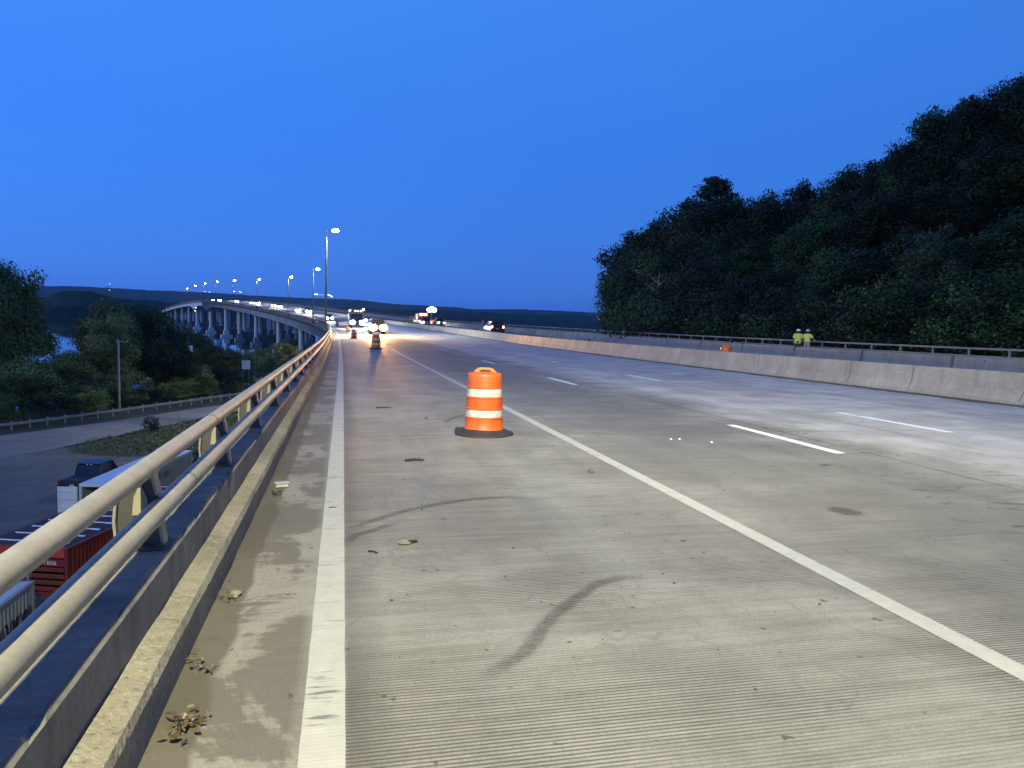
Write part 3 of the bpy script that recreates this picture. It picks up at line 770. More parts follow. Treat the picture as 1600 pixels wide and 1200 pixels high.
JB = [(-.30, 0), (-.30, .08), (-.10, .33), (-.055, .80), (-.045, .81), (.07, .81), (.08, .80), (.12, .33), (.30, .08), (.30, 0)]
mb = MB(); mb.prism(JB, -2.985, 2.985, 'Y')
seg0 = mb.build('barrier_segment', M['precast'])
M['stud'] = simple('barrier_hole', (.03, .03, .03), .8)
for yy in (-1.4, 1.3):
    mb = MB(); mb.box((-.082, yy, .66), (.03, .06, .06)); mb.build('lifting_hole', M['stud'], seg0)
k = 0; s = 28.9 - 6.12 * 3 + 3.06
first = True
while s < 300:
    o = seg0 if first else copy_tree(seg0); first = False
    p = at(s, 27.75); p2 = at(s + 1, 27.75)
    o.location = p; o.rotation_euler = (math.atan((p2.z - p.z)), 0, head(s))
    tag(o, 'plain grey precast concrete barrier segment in the line along the far footway', 'barrier', 'precast barrier segments along the far footway')
    s += 6.12; k += 1
bar = sweep([(27.45, 0), (27.45, .08), (27.65, .33), (27.70, .81), (27.82, .81), (27.87, .33), (28.04, .08), (28.04, 0)], stations(s - 3, 1100), name='barrier_wall', mat=M['precast'], uvk=1)
tag(bar, 'distant continuous concrete barrier on the far edge of the bridge', 'barrier')

fr = empty('footway_rail', at(0, 29.5)[:]); tag(fr, 'low grey two bar metal rail behind the far barrier, under the trees', 'railing')
for z0, r in ((1.16, .045), (.80, .04)):
    o = sweep([(29.5 - r, z0 - r), (29.5 + r, z0 - r), (29.5 + r, z0 + r), (29.5 - r, z0 + r)], stations(-5, 900), closed=True, name='rail_bar', mat=M['rail_grey'], uvk=1); child_world(o, fr)
mb = MB(); mb.box((0, 0, .66), (.07, .09, 1.02)); mb.box((0, 0, .16), (.16, .18, .02))
q0 = mb.build('post', M['rail_grey'], fr)
k = 0; s = 27.63 - 2.225 * 8
pv, ff = [], []
while s < 420:
    x, y, z, th = path(s); p = at(s, 29.5)
    if k < 100:
        o = q0 if k == 0 else copy_tree(q0, fr)
        o.matrix_parent_inverse = Matrix.Translation(fr.location).inverted(); o.location = p; o.rotation_euler = (0, 0, th)
    s += 2.225; k += 1
# ------------------------------------------------------------------ bridge structure
M['wall_dark'] = mat_conc('shaded_stained_concrete', (.10, .095, .085), (.17, .16, .145), (.05, .05, .045), .6)  # stained concrete with the walls' shadow put into its dark colour
def bridge(name, lab, a0, a1, s0):
    root = empty(name, at(s0, (a0 + a1) / 2)[:]); tag(root, lab, 'bridge', 'twin bridges over the river')
    ss = stations(s0, 1150)
    # slab edge
    o = sweep([(a0 - .05, -.02), (a0 - .05, -.42), (a0 + .9, -.55), (a1 - .9, -.55), (a1 + .05, -.42), (a1 + .05, -.02)], ss, name='deck_slab', mat=M['pier'], uvk=1); child_world(o, root)
    # girders: haunched over the main piers
    def dep(s):
        d = 2.85
        for c in (579, 691):
            d = max(d, 2.85 + 3.4 * max(0, 1 - abs(s - c) / 46) ** 1.8)
        return d
    vs_ = []; fs_ = []
    for ga in (a0 + .95, (a0 + a1) / 2, a1 - .95):
        b = len(vs_)
        for s in ss:
            for da, z in ((-.02, -.55), (-.02, -.55 - dep(s)), (-.25, -.551 - dep(s)), (-.25, -.60 - dep(s)), (.25, -.60 - dep(s)), (.25, -.551 - dep(s)), (.02, -.55 - dep(s)), (.02, -.55)):
                vs_.append(at(s, ga + da, z)[:])
        n = 8
        for i in range(len(ss) - 1):
            for k in range(n - 1): fs_.append((b + i*n+k, b + i*n+k+1, b + (i+1)*n+k+1, b + (i+1)*n+k))
    mb = MB(); mb.add(vs_, fs_); o = mb.build('girder', M['girder'], fix=True); child_world(o, root)
    # web stiffeners and overhang brackets on the outer girders
    mb = MB(); s = max(s0, 110)
    while s < 620:
        for ga, sg in ((a0 + .95, -1), (a1 - .95, 1)):
            p = [at(s, ga + sg * .03, -.56), at(s, ga + sg * .85, -.56), at(s, ga + sg * .85, -.78), at(s, ga + sg * .26, -1.5), at(s, ga + sg * .26, -.6 - dep(s)), at(s, ga + sg * .03, -.6 - dep(s))]
            q = [pp + Vector((-math.sin(head(s)), math.cos(head(s)), 0)) * .32 for pp in p]
            mb.add([x[:] for x in p + q], [tuple(range(6)), tuple(range(11, 5, -1))] + [(i, (i+1) % 6, 6 + (i+1) % 6, 6 + i) for i in range(6)])
        s += 3.1
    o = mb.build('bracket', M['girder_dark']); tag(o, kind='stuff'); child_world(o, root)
    for i, s in enumerate((20, 78, 137, 196, 254, 311, 375, 432, 488, 579, 691, 767, 832, 902, 954, 993, 1030)):
        if s < s0: continue
        x, y, z, th = path(s); cx = (a0 + a1) / 2; w = a1 - a0
        pr = empty('pier', at(s, cx)[:]); pr.rotation_euler = (0, 0, th); child_world(pr, root)
        zt = -.62 - dep(s)
        big = s in (488, 579, 691)
        gl = WZ - pr.location.z
        mb = MB(); mb.box((0, 0, zt - .5), (w * .74, 1.6, 1.0)); c_ = mb.build('cap_beam', M['pier'], bevel=.05); c_.parent = pr
        cr_ = .95 if not big else 1.3
        for sx in (-1, 1):
            mb = MB(); mb.tube([(sx * w * .30, 0, zt - .9), (sx * w * .30, 0, gl + 2.2)], cr_, 20)
            o = mb.build('column', M['pier'], smooth=50); o.parent = pr
            mb = MB(); mb.box((sx * w * .30, 0, gl + 2.6 ), (cr_ * 2.6, cr_ * 2.6, 2.4)); mb.box((sx * w * .30, 0, gl + .45), (cr_ * 5.0, cr_ * 4.4, 1.8))
            o = mb.build('footing', M['pier'] if sx < 0 and big else M['footing'], bevel=.06); o.parent = pr
        hw = 6.6 if a0 > 5 else 5.4
        mb = MB(); mb.box((0, 0, gl + hw / 2 - .5), (w * .62 if a0 < 5 else w * 1.1, 1.5, hw)); o = mb.build('strut_wall', M['wall_dark'], bevel=.05); o.parent = pr
    return root
bridge('bridge', 'concrete and steel bridge with an arched span curving away to the left over the river', -1.0, 16.6, 0)
bridge('bridge', 'second parallel bridge whose columns show behind the nearer one', 18.6, 29.7, 0)

# green and red navigation lights under the span
def nav(name, loc, col, lab):
    root = empty(name, loc); tag(root, lab, 'light')
    mb = MB(); mb.lathe([(.25, 0), (.25, .15), (.16, .2)], 12, (0, 0, .35)); mb.box((0, 0, .9), (.08, .08, .9)); mb.build('bracket', M['pole'], root)
    mb = MB(); mb.ball((0, 0, 0), .42, .42, .42); mb.build('lens', emis('lens_' + name, col, 9), root, smooth=True)
nav('navigation_light', at(655, -1.6, -5.2)[:], (.1, 1, .75), 'green navigation light glowing under the arched span')
nav('navigation_light', at(591, 3.5, -9.4)[:], (1, .25, .15), 'red navigation light beneath the right half of the arched span')
nav('navigation_light', at(716, 3.0, -7.6)[:], (1, .55, .35), 'small pinkish light beneath the bridge left of the arched span')

# ------------------------------------------------------------------ traffic drums
def lathe_obj(name, prof, mat, parent, n=40):
    mb = MB(); mb.lathe(prof, n, close=False); return mb.build(name, mat, parent, smooth=35)
def make_drum():
    root = empty('traffic_drum')
    # rubber ring base, one edge curled up
    mb = MB(); n = 48; prof = [(.27, .0), (.452, .0), (.462, .012), (.455, .030), (.40, .045), (.335, .075), (.30, .10), (.27, .10)]
    vs_ = []; fs_ = []
    for i, (r_, z) in enumerate(prof):
        for k in range(n):
            an = 2 * math.pi * k / n
            lift = max(0, math.cos(an - R(162))) ** 16 * .05 * max(0, (r_ - .3) / .16)
            rr = r_ * (1 + .012 * math.sin(3 * an + 1))
            vs_.append((rr * math.cos(an), rr * math.sin(an), z + lift))
    for i in range(len(prof) - 1):
        for k in range(n): fs_.append((i*n+k, i*n+(k+1) % n, (i+1)*n+(k+1) % n, (i+1)*n+k))
    mb.add(vs_, fs_); mb.build('rubber_base', M['rubber'], root, smooth=40)
    body = [(.285, .045), (.308, .055), (.312, .085), (.300, .105), (.293, .115), (.291, .245), (.292, .262), (.300, .268), (.300, .280), (.283, .288),
            (.281, .398), (.292, .404), (.293, .418), (.280, .428), (.278, .555), (.279, .572), (.288, .578), (.288, .590), (.270, .598),
            (.267, .722), (.278, .728), (.278, .744), (.264, .752), (.262, .770), (.260, .905), (.256, .935), (.244, .952), (.20, .962), (.10, .972), (.0, .974)]
    b = lathe_obj('drum_body', body, M['orange'], root)
    for z0, z1, r0, r1 in ((.290, .396, .2845, .2825), (.600, .720, .2715, .2685)):
        lathe_obj('reflective_band', [(r0, z0), (r0 + .0006, z0 + .01), (r1 + .0006, z1 - .01), (r1, z1)], M['reflect'], root)
    # handle: raised trapezoid bridge with a slot
    mb = MB(); out = [(-.20, .955), (-.175, .962), (-.125, 1.018), (-.095, 1.034), (.095, 1.034), (.125, 1.018), (.175, .962), (.20, .955)]
    inn = [(-.085, .955), (-.085, .970), (-.085, .988), (-.070, 1.002), (.070, 1.002), (.085, .988), (.085, .970), (.085, .955)]
    for i in range(7):
        q = [out[i], out[i+1], inn[i+1], inn[i]]
        mb.prism(q, -.042, .042, 'Y')
    mb.build('handle', M['orange2'], root, bevel=.006)
    return root
drum0 = make_drum()
D = [(11.25, 2.30, 'nearest orange and white traffic drum on a black rubber base, standing on the shoulder', -12),
     (50.3, 2.42, 'orange striped drum in front of the amber headlights', 30), (77.4, 1.55, 'striped drum third from the camera, on the shoulder', 80), (109.3, 1.7, 'small backlit drum just behind the third one on the shoulder', 10),
     (148.9, 1.7, 'tiny drum furthest along the straight shoulder, right of the tallest lamp', 50), (192.2, 2.3, 'faint drum in front of headlights beside the tallest lamp pole', 50), (218.8, 2.5, 'farthest tiny drum, left of the tallest lamp pole by the curved rail', 20)]
for i, (s, a, lab, rz) in enumerate(D):
    o = drum0 if i == 0 else copy_tree(drum0)
    o.location = at(s, a, .002); o.rotation_euler = (0, 0, R(rz)); tag(o, lab, 'traffic drum', 'drums lining the closed shoulder')
o = copy_tree(drum0); o.location = at(32.9, 18.35, .002); o.rotation_euler = (0, 0, R(10))
tag(o, 'orange drum whose top shows above the concrete median', 'traffic drum')

# ------------------------------------------------------------------ vehicles
def wheel(parent, x, y, r, w=.24):
    mb = MB(); mb.tube([(x - w/2, y, r), (x + w/2, y, r)], r, 20); t = mb.build('wheel', M['tyre'], parent, bevel=.02)
    mb = MB(); sx = 1 if x > 0 else -1; mb.tube([(x + sx * (w/2 - .02), y, r), (x + sx * (w/2 + .012), y, r)], r * .62, 14); mb.build('rim', M['rim'], t)
def paint_mat(name, col): return simple(name, col, .32, .2, .05, 2)
def vehicle(name, kind, col, W=1.85, headm='head', tailm='red', beams=0, hs=.16):
    """forward is +Y"""
    root = empty(name); pm = paint_mat('paint_' + name, col)
    if kind == 'suv':
        L = 4.7; body = [(-2.35, .38), (-2.38, .75), (-2.30, 1.02), (1.05, 1.06), (2.15, .96), (2.34, .72), (2.34, .40), (1.9, .30), (-1.9, .30)]
        cab = [(-2.26, 1.02), (-2.02, 1.66), (-1.7, 1.74), (.2, 1.76), (.62, 1.70), (1.25, 1.05)]; hh, th_ = .78, 1.05; ax = (-1.42, 1.45); wr = .36
    elif kind == 'pickup':
        L = 5.6; body = [(-2.75, .50), (-2.78, .85), (-2.70, 1.10), (.2, 1.12), (1.5, 1.15), (2.55, 1.06), (2.72, .8), (2.72, .45), (2.2, .36), (-2.3, .38)]
        cab = [(-.75, 1.10), (-.62, 1.80), (-.4, 1.88), (.75, 1.88), (1.0, 1.82), (1.62, 1.12)]; hh, th_ = .88, .92; ax = (-1.75, 1.75); wr = .40
    elif kind == 'truck':
        L = 7.0; body = [(-3.4, .6), (-3.4, 1.15), (.9, 1.2), (2.9, 1.35), (3.4, 1.25), (3.5, .8), (3.45, .5), (-3.0, .55)]
        cab = [(.2, 1.15), (.25, 2.45), (.5, 2.6), (1.7, 2.6), (2.0, 2.5), (2.45, 1.3)]; hh, th_ = 1.0, 1.0; ax = (-2.2, 2.2); wr = .48
    else:
        L = 4.6; body = [(-2.28, .36), (-2.32, .72), (-2.22, .92), (.95, .93), (2.05, .80), (2.25, .62), (2.25, .36), (1.9, .26), (-1.9, .26)]
        cab = [(-1.75, .90), (-1.15, 1.36), (-.8, 1.42), (.25, 1.42), (.5, 1.37), (1.15, .92)]; hh, th_ = .66, .78; ax = (-1.35, 1.4); wr = .33
    mb = MB(); mb.prism(body, -W/2, W/2, 'X'); o = mb.build('body', pm, root, bevel=.06, smooth=30)
    # greenhouse narrower at the roof
    zb, zt = cab[0][1], max(z for _, z in cab)
    mb = MB(); n = len(cab); vs_ = []
    for sg in (-1, 1):
        for y, z in cab:
            f = (z - zb) / (zt - zb); vs_.append((sg * (W/2 - .05 - .14 * f), y, z))
    mb.add(vs_, [tuple(range(n))[::-1], tuple(range(n, 2*n))] + [(i, (i+1) % n, n + (i+1) % n, n + i) for i in range(n)])
    mb.build('cabin_glass', M['glass'], root, bevel=.02, smooth=30)
    # roof panel and pillars
    mb = MB(); ys = [y for y, z in cab if z > zb + .6 * (zt - zb)]
    mb.box((0, (min(ys) + max(ys)) / 2, zt + .005), (W - .36, max(ys) - min(ys) + .10, .06))
    for sg in (-1, 1):
        for (ya, za), (yb, zb_) in ((cab[0], cab[1]), (cab[-1], cab[-2])):
            mb.tube([(sg * (W/2 - .06), ya, za), (sg * (W/2 - .17), yb, zb_)], .045, 6)
    mb.build('roof', pm, root, bevel=.02)
    if kind == 'pickup':
        mb = MB(); mb.box((0, -1.75, 1.115), (W - .3, 1.8, .05)); mb.build('bed_cover', M['rubber'], root)
    if kind == 'truck':
        mb = MB(); mb.box((0, -1.7, 1.9), (W + .25, 3.3, 1.5)); mb.build('cargo_box', pm, root, bevel=.04)
    for y in ax:
        for sx in (-1, 1): wheel(root, sx * (W/2 - .10), y, wr)
    fy = max(y for y, z in body) - .02; ry = min(y for y, z in body) + .02
    for sx in (-1, 1):
        mb = MB(); mb.ball((sx * (W/2 - .30), fy, hh), hs, .06, hs * .8, 12, 6); hl = mb.build('headlight', M[headm], root, smooth=True)  # larger hs puts the headlight glare into the lens shape
        mb = MB(); mb.box((sx * (W/2 - .16), ry - .03, th_), (.20, .05, .30)); mb.build('tail_light', M[tailm], root, bevel=.02)
    for by, bz in ((ry - .04, .50), (fy + .03, .45)):
        mb = MB(); mb.box((0, by, bz), (W * .9, .10, .19)); mb.build('bumper', M['rubber'] if kind != 'truck' else M['rim'], root, bevel=.02)
    mb = MB(); mb.box((0, ry - .045, .80), (.32, .02, .16)); mb.build('number_plate', M['reflect'], root)
    if beams:
        for sx in (-1, 1):
            ld = bpy.data.lights.new('headlight_beam', 'SPOT'); ld.energy = beams; ld.spot_size = R(70); ld.spot_blend = .9; ld.shadow_soft_size = .12
            ld.color = (1, .50, .12) if headm == 'amber' else (1, .95, .88)
            lo = bpy.data.objects.new('headlight_beam', ld); COL.objects.link(lo); lo.parent = root
            lo.location = (sx * (W/2 - .30), fy + .25, hh); lo.rotation_euler = (R(90 - 1.6), 0, 0)
    return root
def put(o, s, a, oncoming=True, dz=.005):
    o.location = at(s, a, dz); o.rotation_euler = (0, 0, head(s) + (math.pi if oncoming else 0))
GO = 'oncoming traffic on the bridge'
v = vehicle('pickup_truck', 'pickup', (.03, .028, .025), headm='amber', beams=45000, hs=.5); put(v, 97, 5.0); tag(v, 'oncoming vehicle with two huge glowing amber headlights behind a striped drum', 'vehicle', GO)
# marker lights on its roof
work = vehicle('work_truck', 'truck', (.05, .05, .045), W=2.25, headm='head', beams=16000, hs=.42); put(work, 140, 4.6); tag(work, 'large work truck with blazing white lights and a lit light bar', 'truck', GO)
mb = MB(); mb.tube([(-1.25, 1.2, 2.75), (-1.25, 1.2, 3.3), (1.25, 1.2, 3.3), (1.25, 1.2, 2.75)], .05, 8); mb.build('light_bar', M['rim'], work)
for x, z in ((-1.25, 3.38), (-.8, 3.05), (-.3, 3.05), (.2, 3.05), (1.2, 3.1)):
    mb = MB(); mb.ball((x, 1.3, z), .10, .08, .09, 8, 5); mb.build('marker_light', M['ambers'] if abs(x) < 1 else M['headw'], work, smooth=True)
cars = [('car', 'car', 151, 8.8, 'oncoming car with white headlights right behind the amber lights', 'head', 6000), ('suv', 'suv', 185, 11.6, 'oncoming car between the work truck and the amber lights', 'head', 4500),
        ('suv', 'suv', 203, 4.2, 'pair of headlights split by the tallest lamp pole', 'headw', 4500), ('pickup_truck', 'pickup', 284, 8.8, 'dark pickup with a white headlight left of the second lamp', 'head', 4000),
        ('car', 'car', 306, 8.6, 'car with warm lights and a yellow glow on the road, right of the third lamp', 'headw', 4500), ('suv', 'suv', 352, 8.9, 'oncoming car with white lights just left of the third lamp', 'head', 0),
        ('car', 'car', 371, 9.4, 'oncoming car, second pair of lights left of the third lamp', 'headw', 0), ('pickup_truck', 'pickup', 416, 9.2, 'oncoming pickup just right of the fourth lamp', 'headw', 4500),
        ('car', 'car', 432, 8.8, 'bright cluster of headlights behind the fourth lamp', 'headw', 7500), ('car', 'car', 494, 9.0, 'pair of headlights right of the fifth lamp on the crest', 'headw', 3500),
        ('suv', 'suv', 634, 8.8, 'very bright headlights on the crest above the arched span', 'headw', 4500), ('car', 'car', 596, 9.6, 'small single light on the crest between two lamps', 'head', 0), ('car', 'car', 1040, 9.0, 'vehicle with reddish lights at the far left end of the bridge', 'red', 0), ('suv', 'suv', 1062, 5.4, 'vehicle with white lights at the far left end of the bridge', 'headw', 0)]
protos = {}
for nm, kd, s, a, lab, hm, bm_ in cars:
    c_ = {'car': (.25, .26, .28), 'suv': (.06, .065, .07), 'pickup_truck': (.03, .032, .035)}[nm]
    o = vehicle(nm, kd, c_, headm=hm, beams=bm_, hs=.27 if s < 260 else .36 if s < 560 else .5); put(o, s, a); tag(o, lab, 'vehicle', GO)
GR = 'traffic on the far carriageway'
v = vehicle('suv', 'suv', (.035, .014, .014), W=1.95, headm='head', tailm='redhot', beams=350, hs=.12); put(v, 104, 22.0, False); tag(v, 'dark red vehicle with lit tail lights driving away beyond the median', 'car', GR)
v = vehicle('pickup_truck', 'pickup', (.14, .145, .155), headm='head', tailm='redhot'); put(v, 158, 20.6, False); tag(v, 'silver pickup with red tail lights behind the median, nearest of the far group', 'pickup', GR)
v = vehicle('box_truck', 'truck', (.20, .03, .02), W=2.1, headm='head', tailm='redhot'); put(v, 171, 22.0, False); tag(v, 'tall red lit truck in the middle of the far group beyond the median', 'truck', GR)
for z in (2.3, 2.62):
    mb = MB(); mb.box((0, -3.36, z), (1.7, .05, .12)); mb.build('marker_light', M['redhot'], v)
v = vehicle('pickup_truck', 'pickup', (.035, .035, .04), headm='head', tailm='red', beams=400); put(v, 181, 22.6, False); v.rotation_euler.z += R(30); tag(v, 'dark pickup leftmost in the group beyond the median', 'pickup', GR)
v = vehicle('suv', 'suv', (.03, .03, .035), headm='headw', hs=.12); put(v, 164, 24.9, True); tag(v, 'dark vehicle parked facing us right of the light tower', 'car', GR)

# light tower beyond the median
lt = empty('light_tower', at(172, 24.8)[:]); tag(lt, 'portable work light tower glaring beyond the median', 'light tower')
mb = MB(); mb.box((0, 0, .75), (1.2, 2.0, .9)); mb.build('generator_box', M['rim'], lt, bevel=.05)
mb = MB(); mb.tube([(0, 0, 1.1), (0, 0, 3.6)], .07, 8); mb.tube([(-.8, 0, 3.5), (.8, 0, 3.5)], .05, 8); mb.build('mast', M['rim'], lt)
for x in (-.6, 0, .6):
    mb = MB(); mb.ball((x, -.15, 3.55 + .3 * (x == 0)), .46, .25, .5, 12, 7); mb.build('flood_lamp', emis('flood', (1, .98, .82), 60), lt, smooth=True)
for sx in (-1, 1): wheel(lt, sx * .75, 0, .32)
ld = bpy.data.lights.new('flood_light', 'SPOT'); ld.energy = 1500; ld.spot_size = R(120); ld.shadow_soft_size = .4
lo = bpy.data.objects.new('flood_light', ld); COL.objects.link(lo); lo.parent = lt; lo.location = (0, -.6, 3.5); lo.rotation_euler = (R(60), 0, R(180))
sp_ = empty('marker_post', at(140, 28.6)[:]); tag(sp_, 'short white post standing by the far barrier, right of the light tower', 'post')
mb = MB(); mb.box((0, 0, 1.25), (.35, .06, 1.1)); mb.build('panel', M['reflect'], sp_, bevel=.01); mb = MB(); mb.tube([(0, 0.05, 0), (0, 0.05, 1.8)], .04, 8); mb.build('stake', M['rail_grey'], sp_)

# ------------------------------------------------------------------ two workers
def person(loc, rz, hat, vest, shirt, legs, pose, label):
    root = empty('person', loc, rz); tag(root, label, 'person', 'road workers by the far rail')
    # skeleton facing +Y
    J = {'pel': (0, 0, .95), 'sp': (0, .01, 1.15), 'ch': (0, .01, 1.33), 'nk': (0, .02, 1.47), 'hd': (0, .05, 1.58), 'top': (0, .04, 1.70)}
    J.update({'lh': (-.10, 0, .90), 'lk': (-.12, .03, .50), 'la': (-.13, 0, .09), 'lt': (-.14, .15, .03), 'rh': (.10, 0, .90), 'rk': (.12, .03, .50), 'ra': (.13, -.01, .09), 'rt': (.15, .14, .03)})
    J.update(pose)
    names = list(J); idx = {k: i for i, k in enumerate(names)}
    rad = {'pel': .15, 'sp': .145, 'ch': .155, 'nk': .058, 'hd': .088, 'top': .08, 'lh': .10, 'rh': .10, 'lk': .062, 'rk': .062, 'la': .045, 'ra': .045, 'lt': .04, 'rt': .04,
           'ls': .068, 'rs': .068, 'le': .045, 're': .045, 'lw': .031, 'rw': .031, 'lp': .036, 'rp': .036}
    E_ = [('pel', 'sp'), ('sp', 'ch'), ('ch', 'nk'), ('nk', 'hd'), ('hd', 'top'), ('pel', 'lh'), ('lh', 'lk'), ('lk', 'la'), ('la', 'lt'), ('pel', 'rh'), ('rh', 'rk'), ('rk', 'ra'), ('ra', 'rt'),
          ('ch', 'ls'), ('ls', 'le'), ('le', 'lw'), ('lw', 'lp'), ('ch', 'rs'), ('rs', 're'), ('re', 'rw'), ('rw', 'rp')]
    V_ = [J[k] for k in names]; ED = [(idx[a], idx[b]) for a, b in E_]; RR = [rad[k] for k in names]
    # fingers and thumb
    for sd in 'lr':
        w, p = Vector(J[sd + 'w']), Vector(J[sd + 'p']); d = (p - w).normalized(); side = Vector((0, 1, 0)) if abs(d.y) < .8 else Vector((1, 0, 0))
        side = (side - d * side.dot(d)).normalized(); dn = d.cross(side).normalized()
        for q, ln in zip((-.03, -.010, .010, .030), (.065, .078, .074, .058)):
            b = p + side * q; V_ += [tuple(b), tuple(b + d * ln * .55), tuple(b + d * ln + dn * .018)]; n_ = len(V_)
            ED += [(idx[sd + 'p'], n_ - 3), (n_ - 3, n_ - 2), (n_ - 2, n_ - 1)]; RR += [.011, .009, .008]
        b = w + (p - w) * .5 + side * .035; V_ += [tuple(b), tuple(b + side * .02 + d * .045)]; n_ = len(V_)
        ED += [(idx[sd + 'w'], n_ - 2), (n_ - 2, n_ - 1)]; RR += [.012, .010]
    me = bpy.data.meshes.new('body'); me.from_pydata(V_, ED, [])
    b = bpy.data.objects.new('body', me); COL.objects.link(b); b.parent = root
    md = b.modifiers.new('s', 'SKIN'); 
    for i, sv in enumerate(me.skin_vertices[0].data): sv.radius = (RR[i], RR[i] * (.72 if names[i] in ('pel', 'sp', 'ch') else 1) if i < len(names) else RR[i]); sv.use_root = (i == 0)
    md.use_smooth_shade = True
    b.modifiers.new('ss', 'SUBSURF').levels = 1; b.modifiers['ss'].render_levels = 1
    me.materials.append(M['skin'])
    hx, hy, hz = J['hd']
    mb = MB(); mb.ball((hx, hy - .015, hz - .005), .088, .10, .09); mb.build('hair', M['hair'], root, smooth=True)
    mb = MB(); mb.ball((hx, hy + .106, hz - .02), .014, .018, .022, 8, 5); mb.ball((hx - .035, hy + .088, hz + .012), .013, .01, .009, 8, 5); mb.ball((hx + .035, hy + .088, hz + .012), .013, .01, .009, 8, 5); mb.box((hx, hy + .095, hz - .06), (.045, .012, .01)); mb.build('face', M['skin'], root, smooth=True)
    # hard hat: dome, brim
    mb = MB(); mb.lathe([(.142, 0), (.150, .004), (.142, .012), (.128, .016), (.126, .05), (.112, .095), (.075, .125), (.02, .138), (0, .139)], 24, (hx, hy, hz + .055)); mb.box((hx, hy + .13, hz + .058), (.16, .10, .012)); mb.box((hx, hy, hz + .19), (.03, .16, .02))
    mb.build('hard_hat', hat, root, smooth=40)
    # shirt with short sleeves
    def shell(name, secs, mat, n=20):
        mb = MB(); vs_ = []; fs_ = []
        for (c, rx, ry) in secs:
            for k in range(n):
                an = 2 * math.pi * k / n; vs_.append((c[0] + rx * math.cos(an), c[1] + ry * math.sin(an), c[2]))
        for i in range(len(secs) - 1):
            for k in range(n): fs_.append((i*n+k, i*n+(k+1) % n, (i+1)*n+(k+1) % n, (i+1)*n+k))
        mb.add(vs_, fs_); return mb
    ch = J['ch']; pe = J['pel']
    secs = [((pe[0], pe[1], .86), .195, .145), ((pe[0], pe[1], .98), .19, .14), ((J['sp'][0], J['sp'][1], 1.13), .185, .135), ((ch[0], ch[1], 1.30), .205, .145), ((ch[0], ch[1], 1.40), .195, .13), ((ch[0], ch[1] + .005, 1.455), .13, .10), ((J['nk'][0], J['nk'][1], 1.485), .07, .072)]
    mb = shell('shirt', secs, shirt)
    for sd in 'lr':
        a_, e_ = Vector(J[sd + 's']), Vector(J[sd + 'e']); mid = a_ + (e_ - a_) * .72
        inner = a_ + (Vector(ch) - a_) * .35 + Vector((0, 0, .02))
        mb.tube([inner, a_, a_ + (e_ - a_) * .3, mid], [.085, .088, .08, .078], 14, cap=True)
    mb.build('shirt', shirt, root, smooth=50)
    if vest:
        secs2 = [((c[0], c[1], c[2]), rx + .012, ry + .012) for c, rx, ry in secs[:5]]
        shell('vest', secs2, vest).build('vest', vest, root, smooth=50)
        mb = MB(); 
        for z0, z1, rx, ry in ((1.10, 1.155, .205, .155), (.955, 1.0, .212, .162)):
            mb.lathe([(1, z0), (1, z1)], 24, close=False); nv = 48
            for q in range(len(mb.v) - nv, len(mb.v)): x, y, z = mb.v[q]; mb.v[q] = (x * rx + ch[0], y * ry + ch[1], z)
        for sx in (-.095, .095): mb.tube([(sx, -.162, 1.15), (sx * 1.05, -.160, 1.30), (sx, -.10, 1.44)], [.022, .022, .02], 4)
        mb.build('reflective_tape', M['silver'], root)
    # trousers and boots
    mb = MB(); mb.tube([(pe[0], pe[1], 1.0), (pe[0], pe[1], .88)], [.165, .165], 16)
    for sd in 'lr':
        h_, k_, a_ = [Vector(J[sd + q]) for q in 'hka']; mb.tube([h_ + Vector((0, 0, .05)), h_, k_, a_ + Vector((0, 0, .01))], [.115, .112, .08, .068], 14)
    mb.build('trousers', legs, root, smooth=50)
    mb = MB()
    for sd in 'lr':
        a_, t_ = Vector(J[sd + 'a']), Vector(J[sd + 't']); mb.tube([a_ + Vector((0, -.04, .06)), a_ + Vector((0, -.03, -.03)), a_ + Vector((0, .05, -.04)), t_], [.062, .06, .058, .045], 12)
    mb.build('boots', M['rubber'], root, smooth=50)
    return root
pp = at(42.45, 28.78, .152)
poseL = {'ls': (-.20, 0, 1.40), 'le': (-.27, -.02, 1.13), 'lw': (-.27, .06, .90), 'lp': (-.27, .09, .83), 'rs': (.20, 0, 1.40), 're': (.25, -.01, 1.13), 'rw': (.22, .14, .95), 'rp': (.21, .19, .91)}
poseR = {'ls': (-.20, 0, 1.40), 'le': (-.25, 0, 1.13), 'lw': (-.22, .14, .96), 'lp': (-.20, .19, .92), 'rs': (.20, 0, 1.40), 're': (.36, .05, 1.18), 'rw': (.50, .14, 1.035), 'rp': (.55, .19, 1.01), 'hd': (-.01, .06, 1.58)}
person(pp[:], R(-40), M['hat_white'], M['hiviz'], simple('lime_shirt', (.66, .82, .10), .85, 0, .08, 8), M['jeans'], poseL, 'worker in a white hard hat and lime safety vest at the far rail')
p2_ = at(42.08, 29.20, .152); 
person(p2_[:], R(-62), M['hat_green'], None, simple('yellow_shirt', (.72, .78, .16), .85, 0, .08, 8), M['khaki'], poseR, 'worker in a pale green hard hat and yellow shirt, hand on rail')
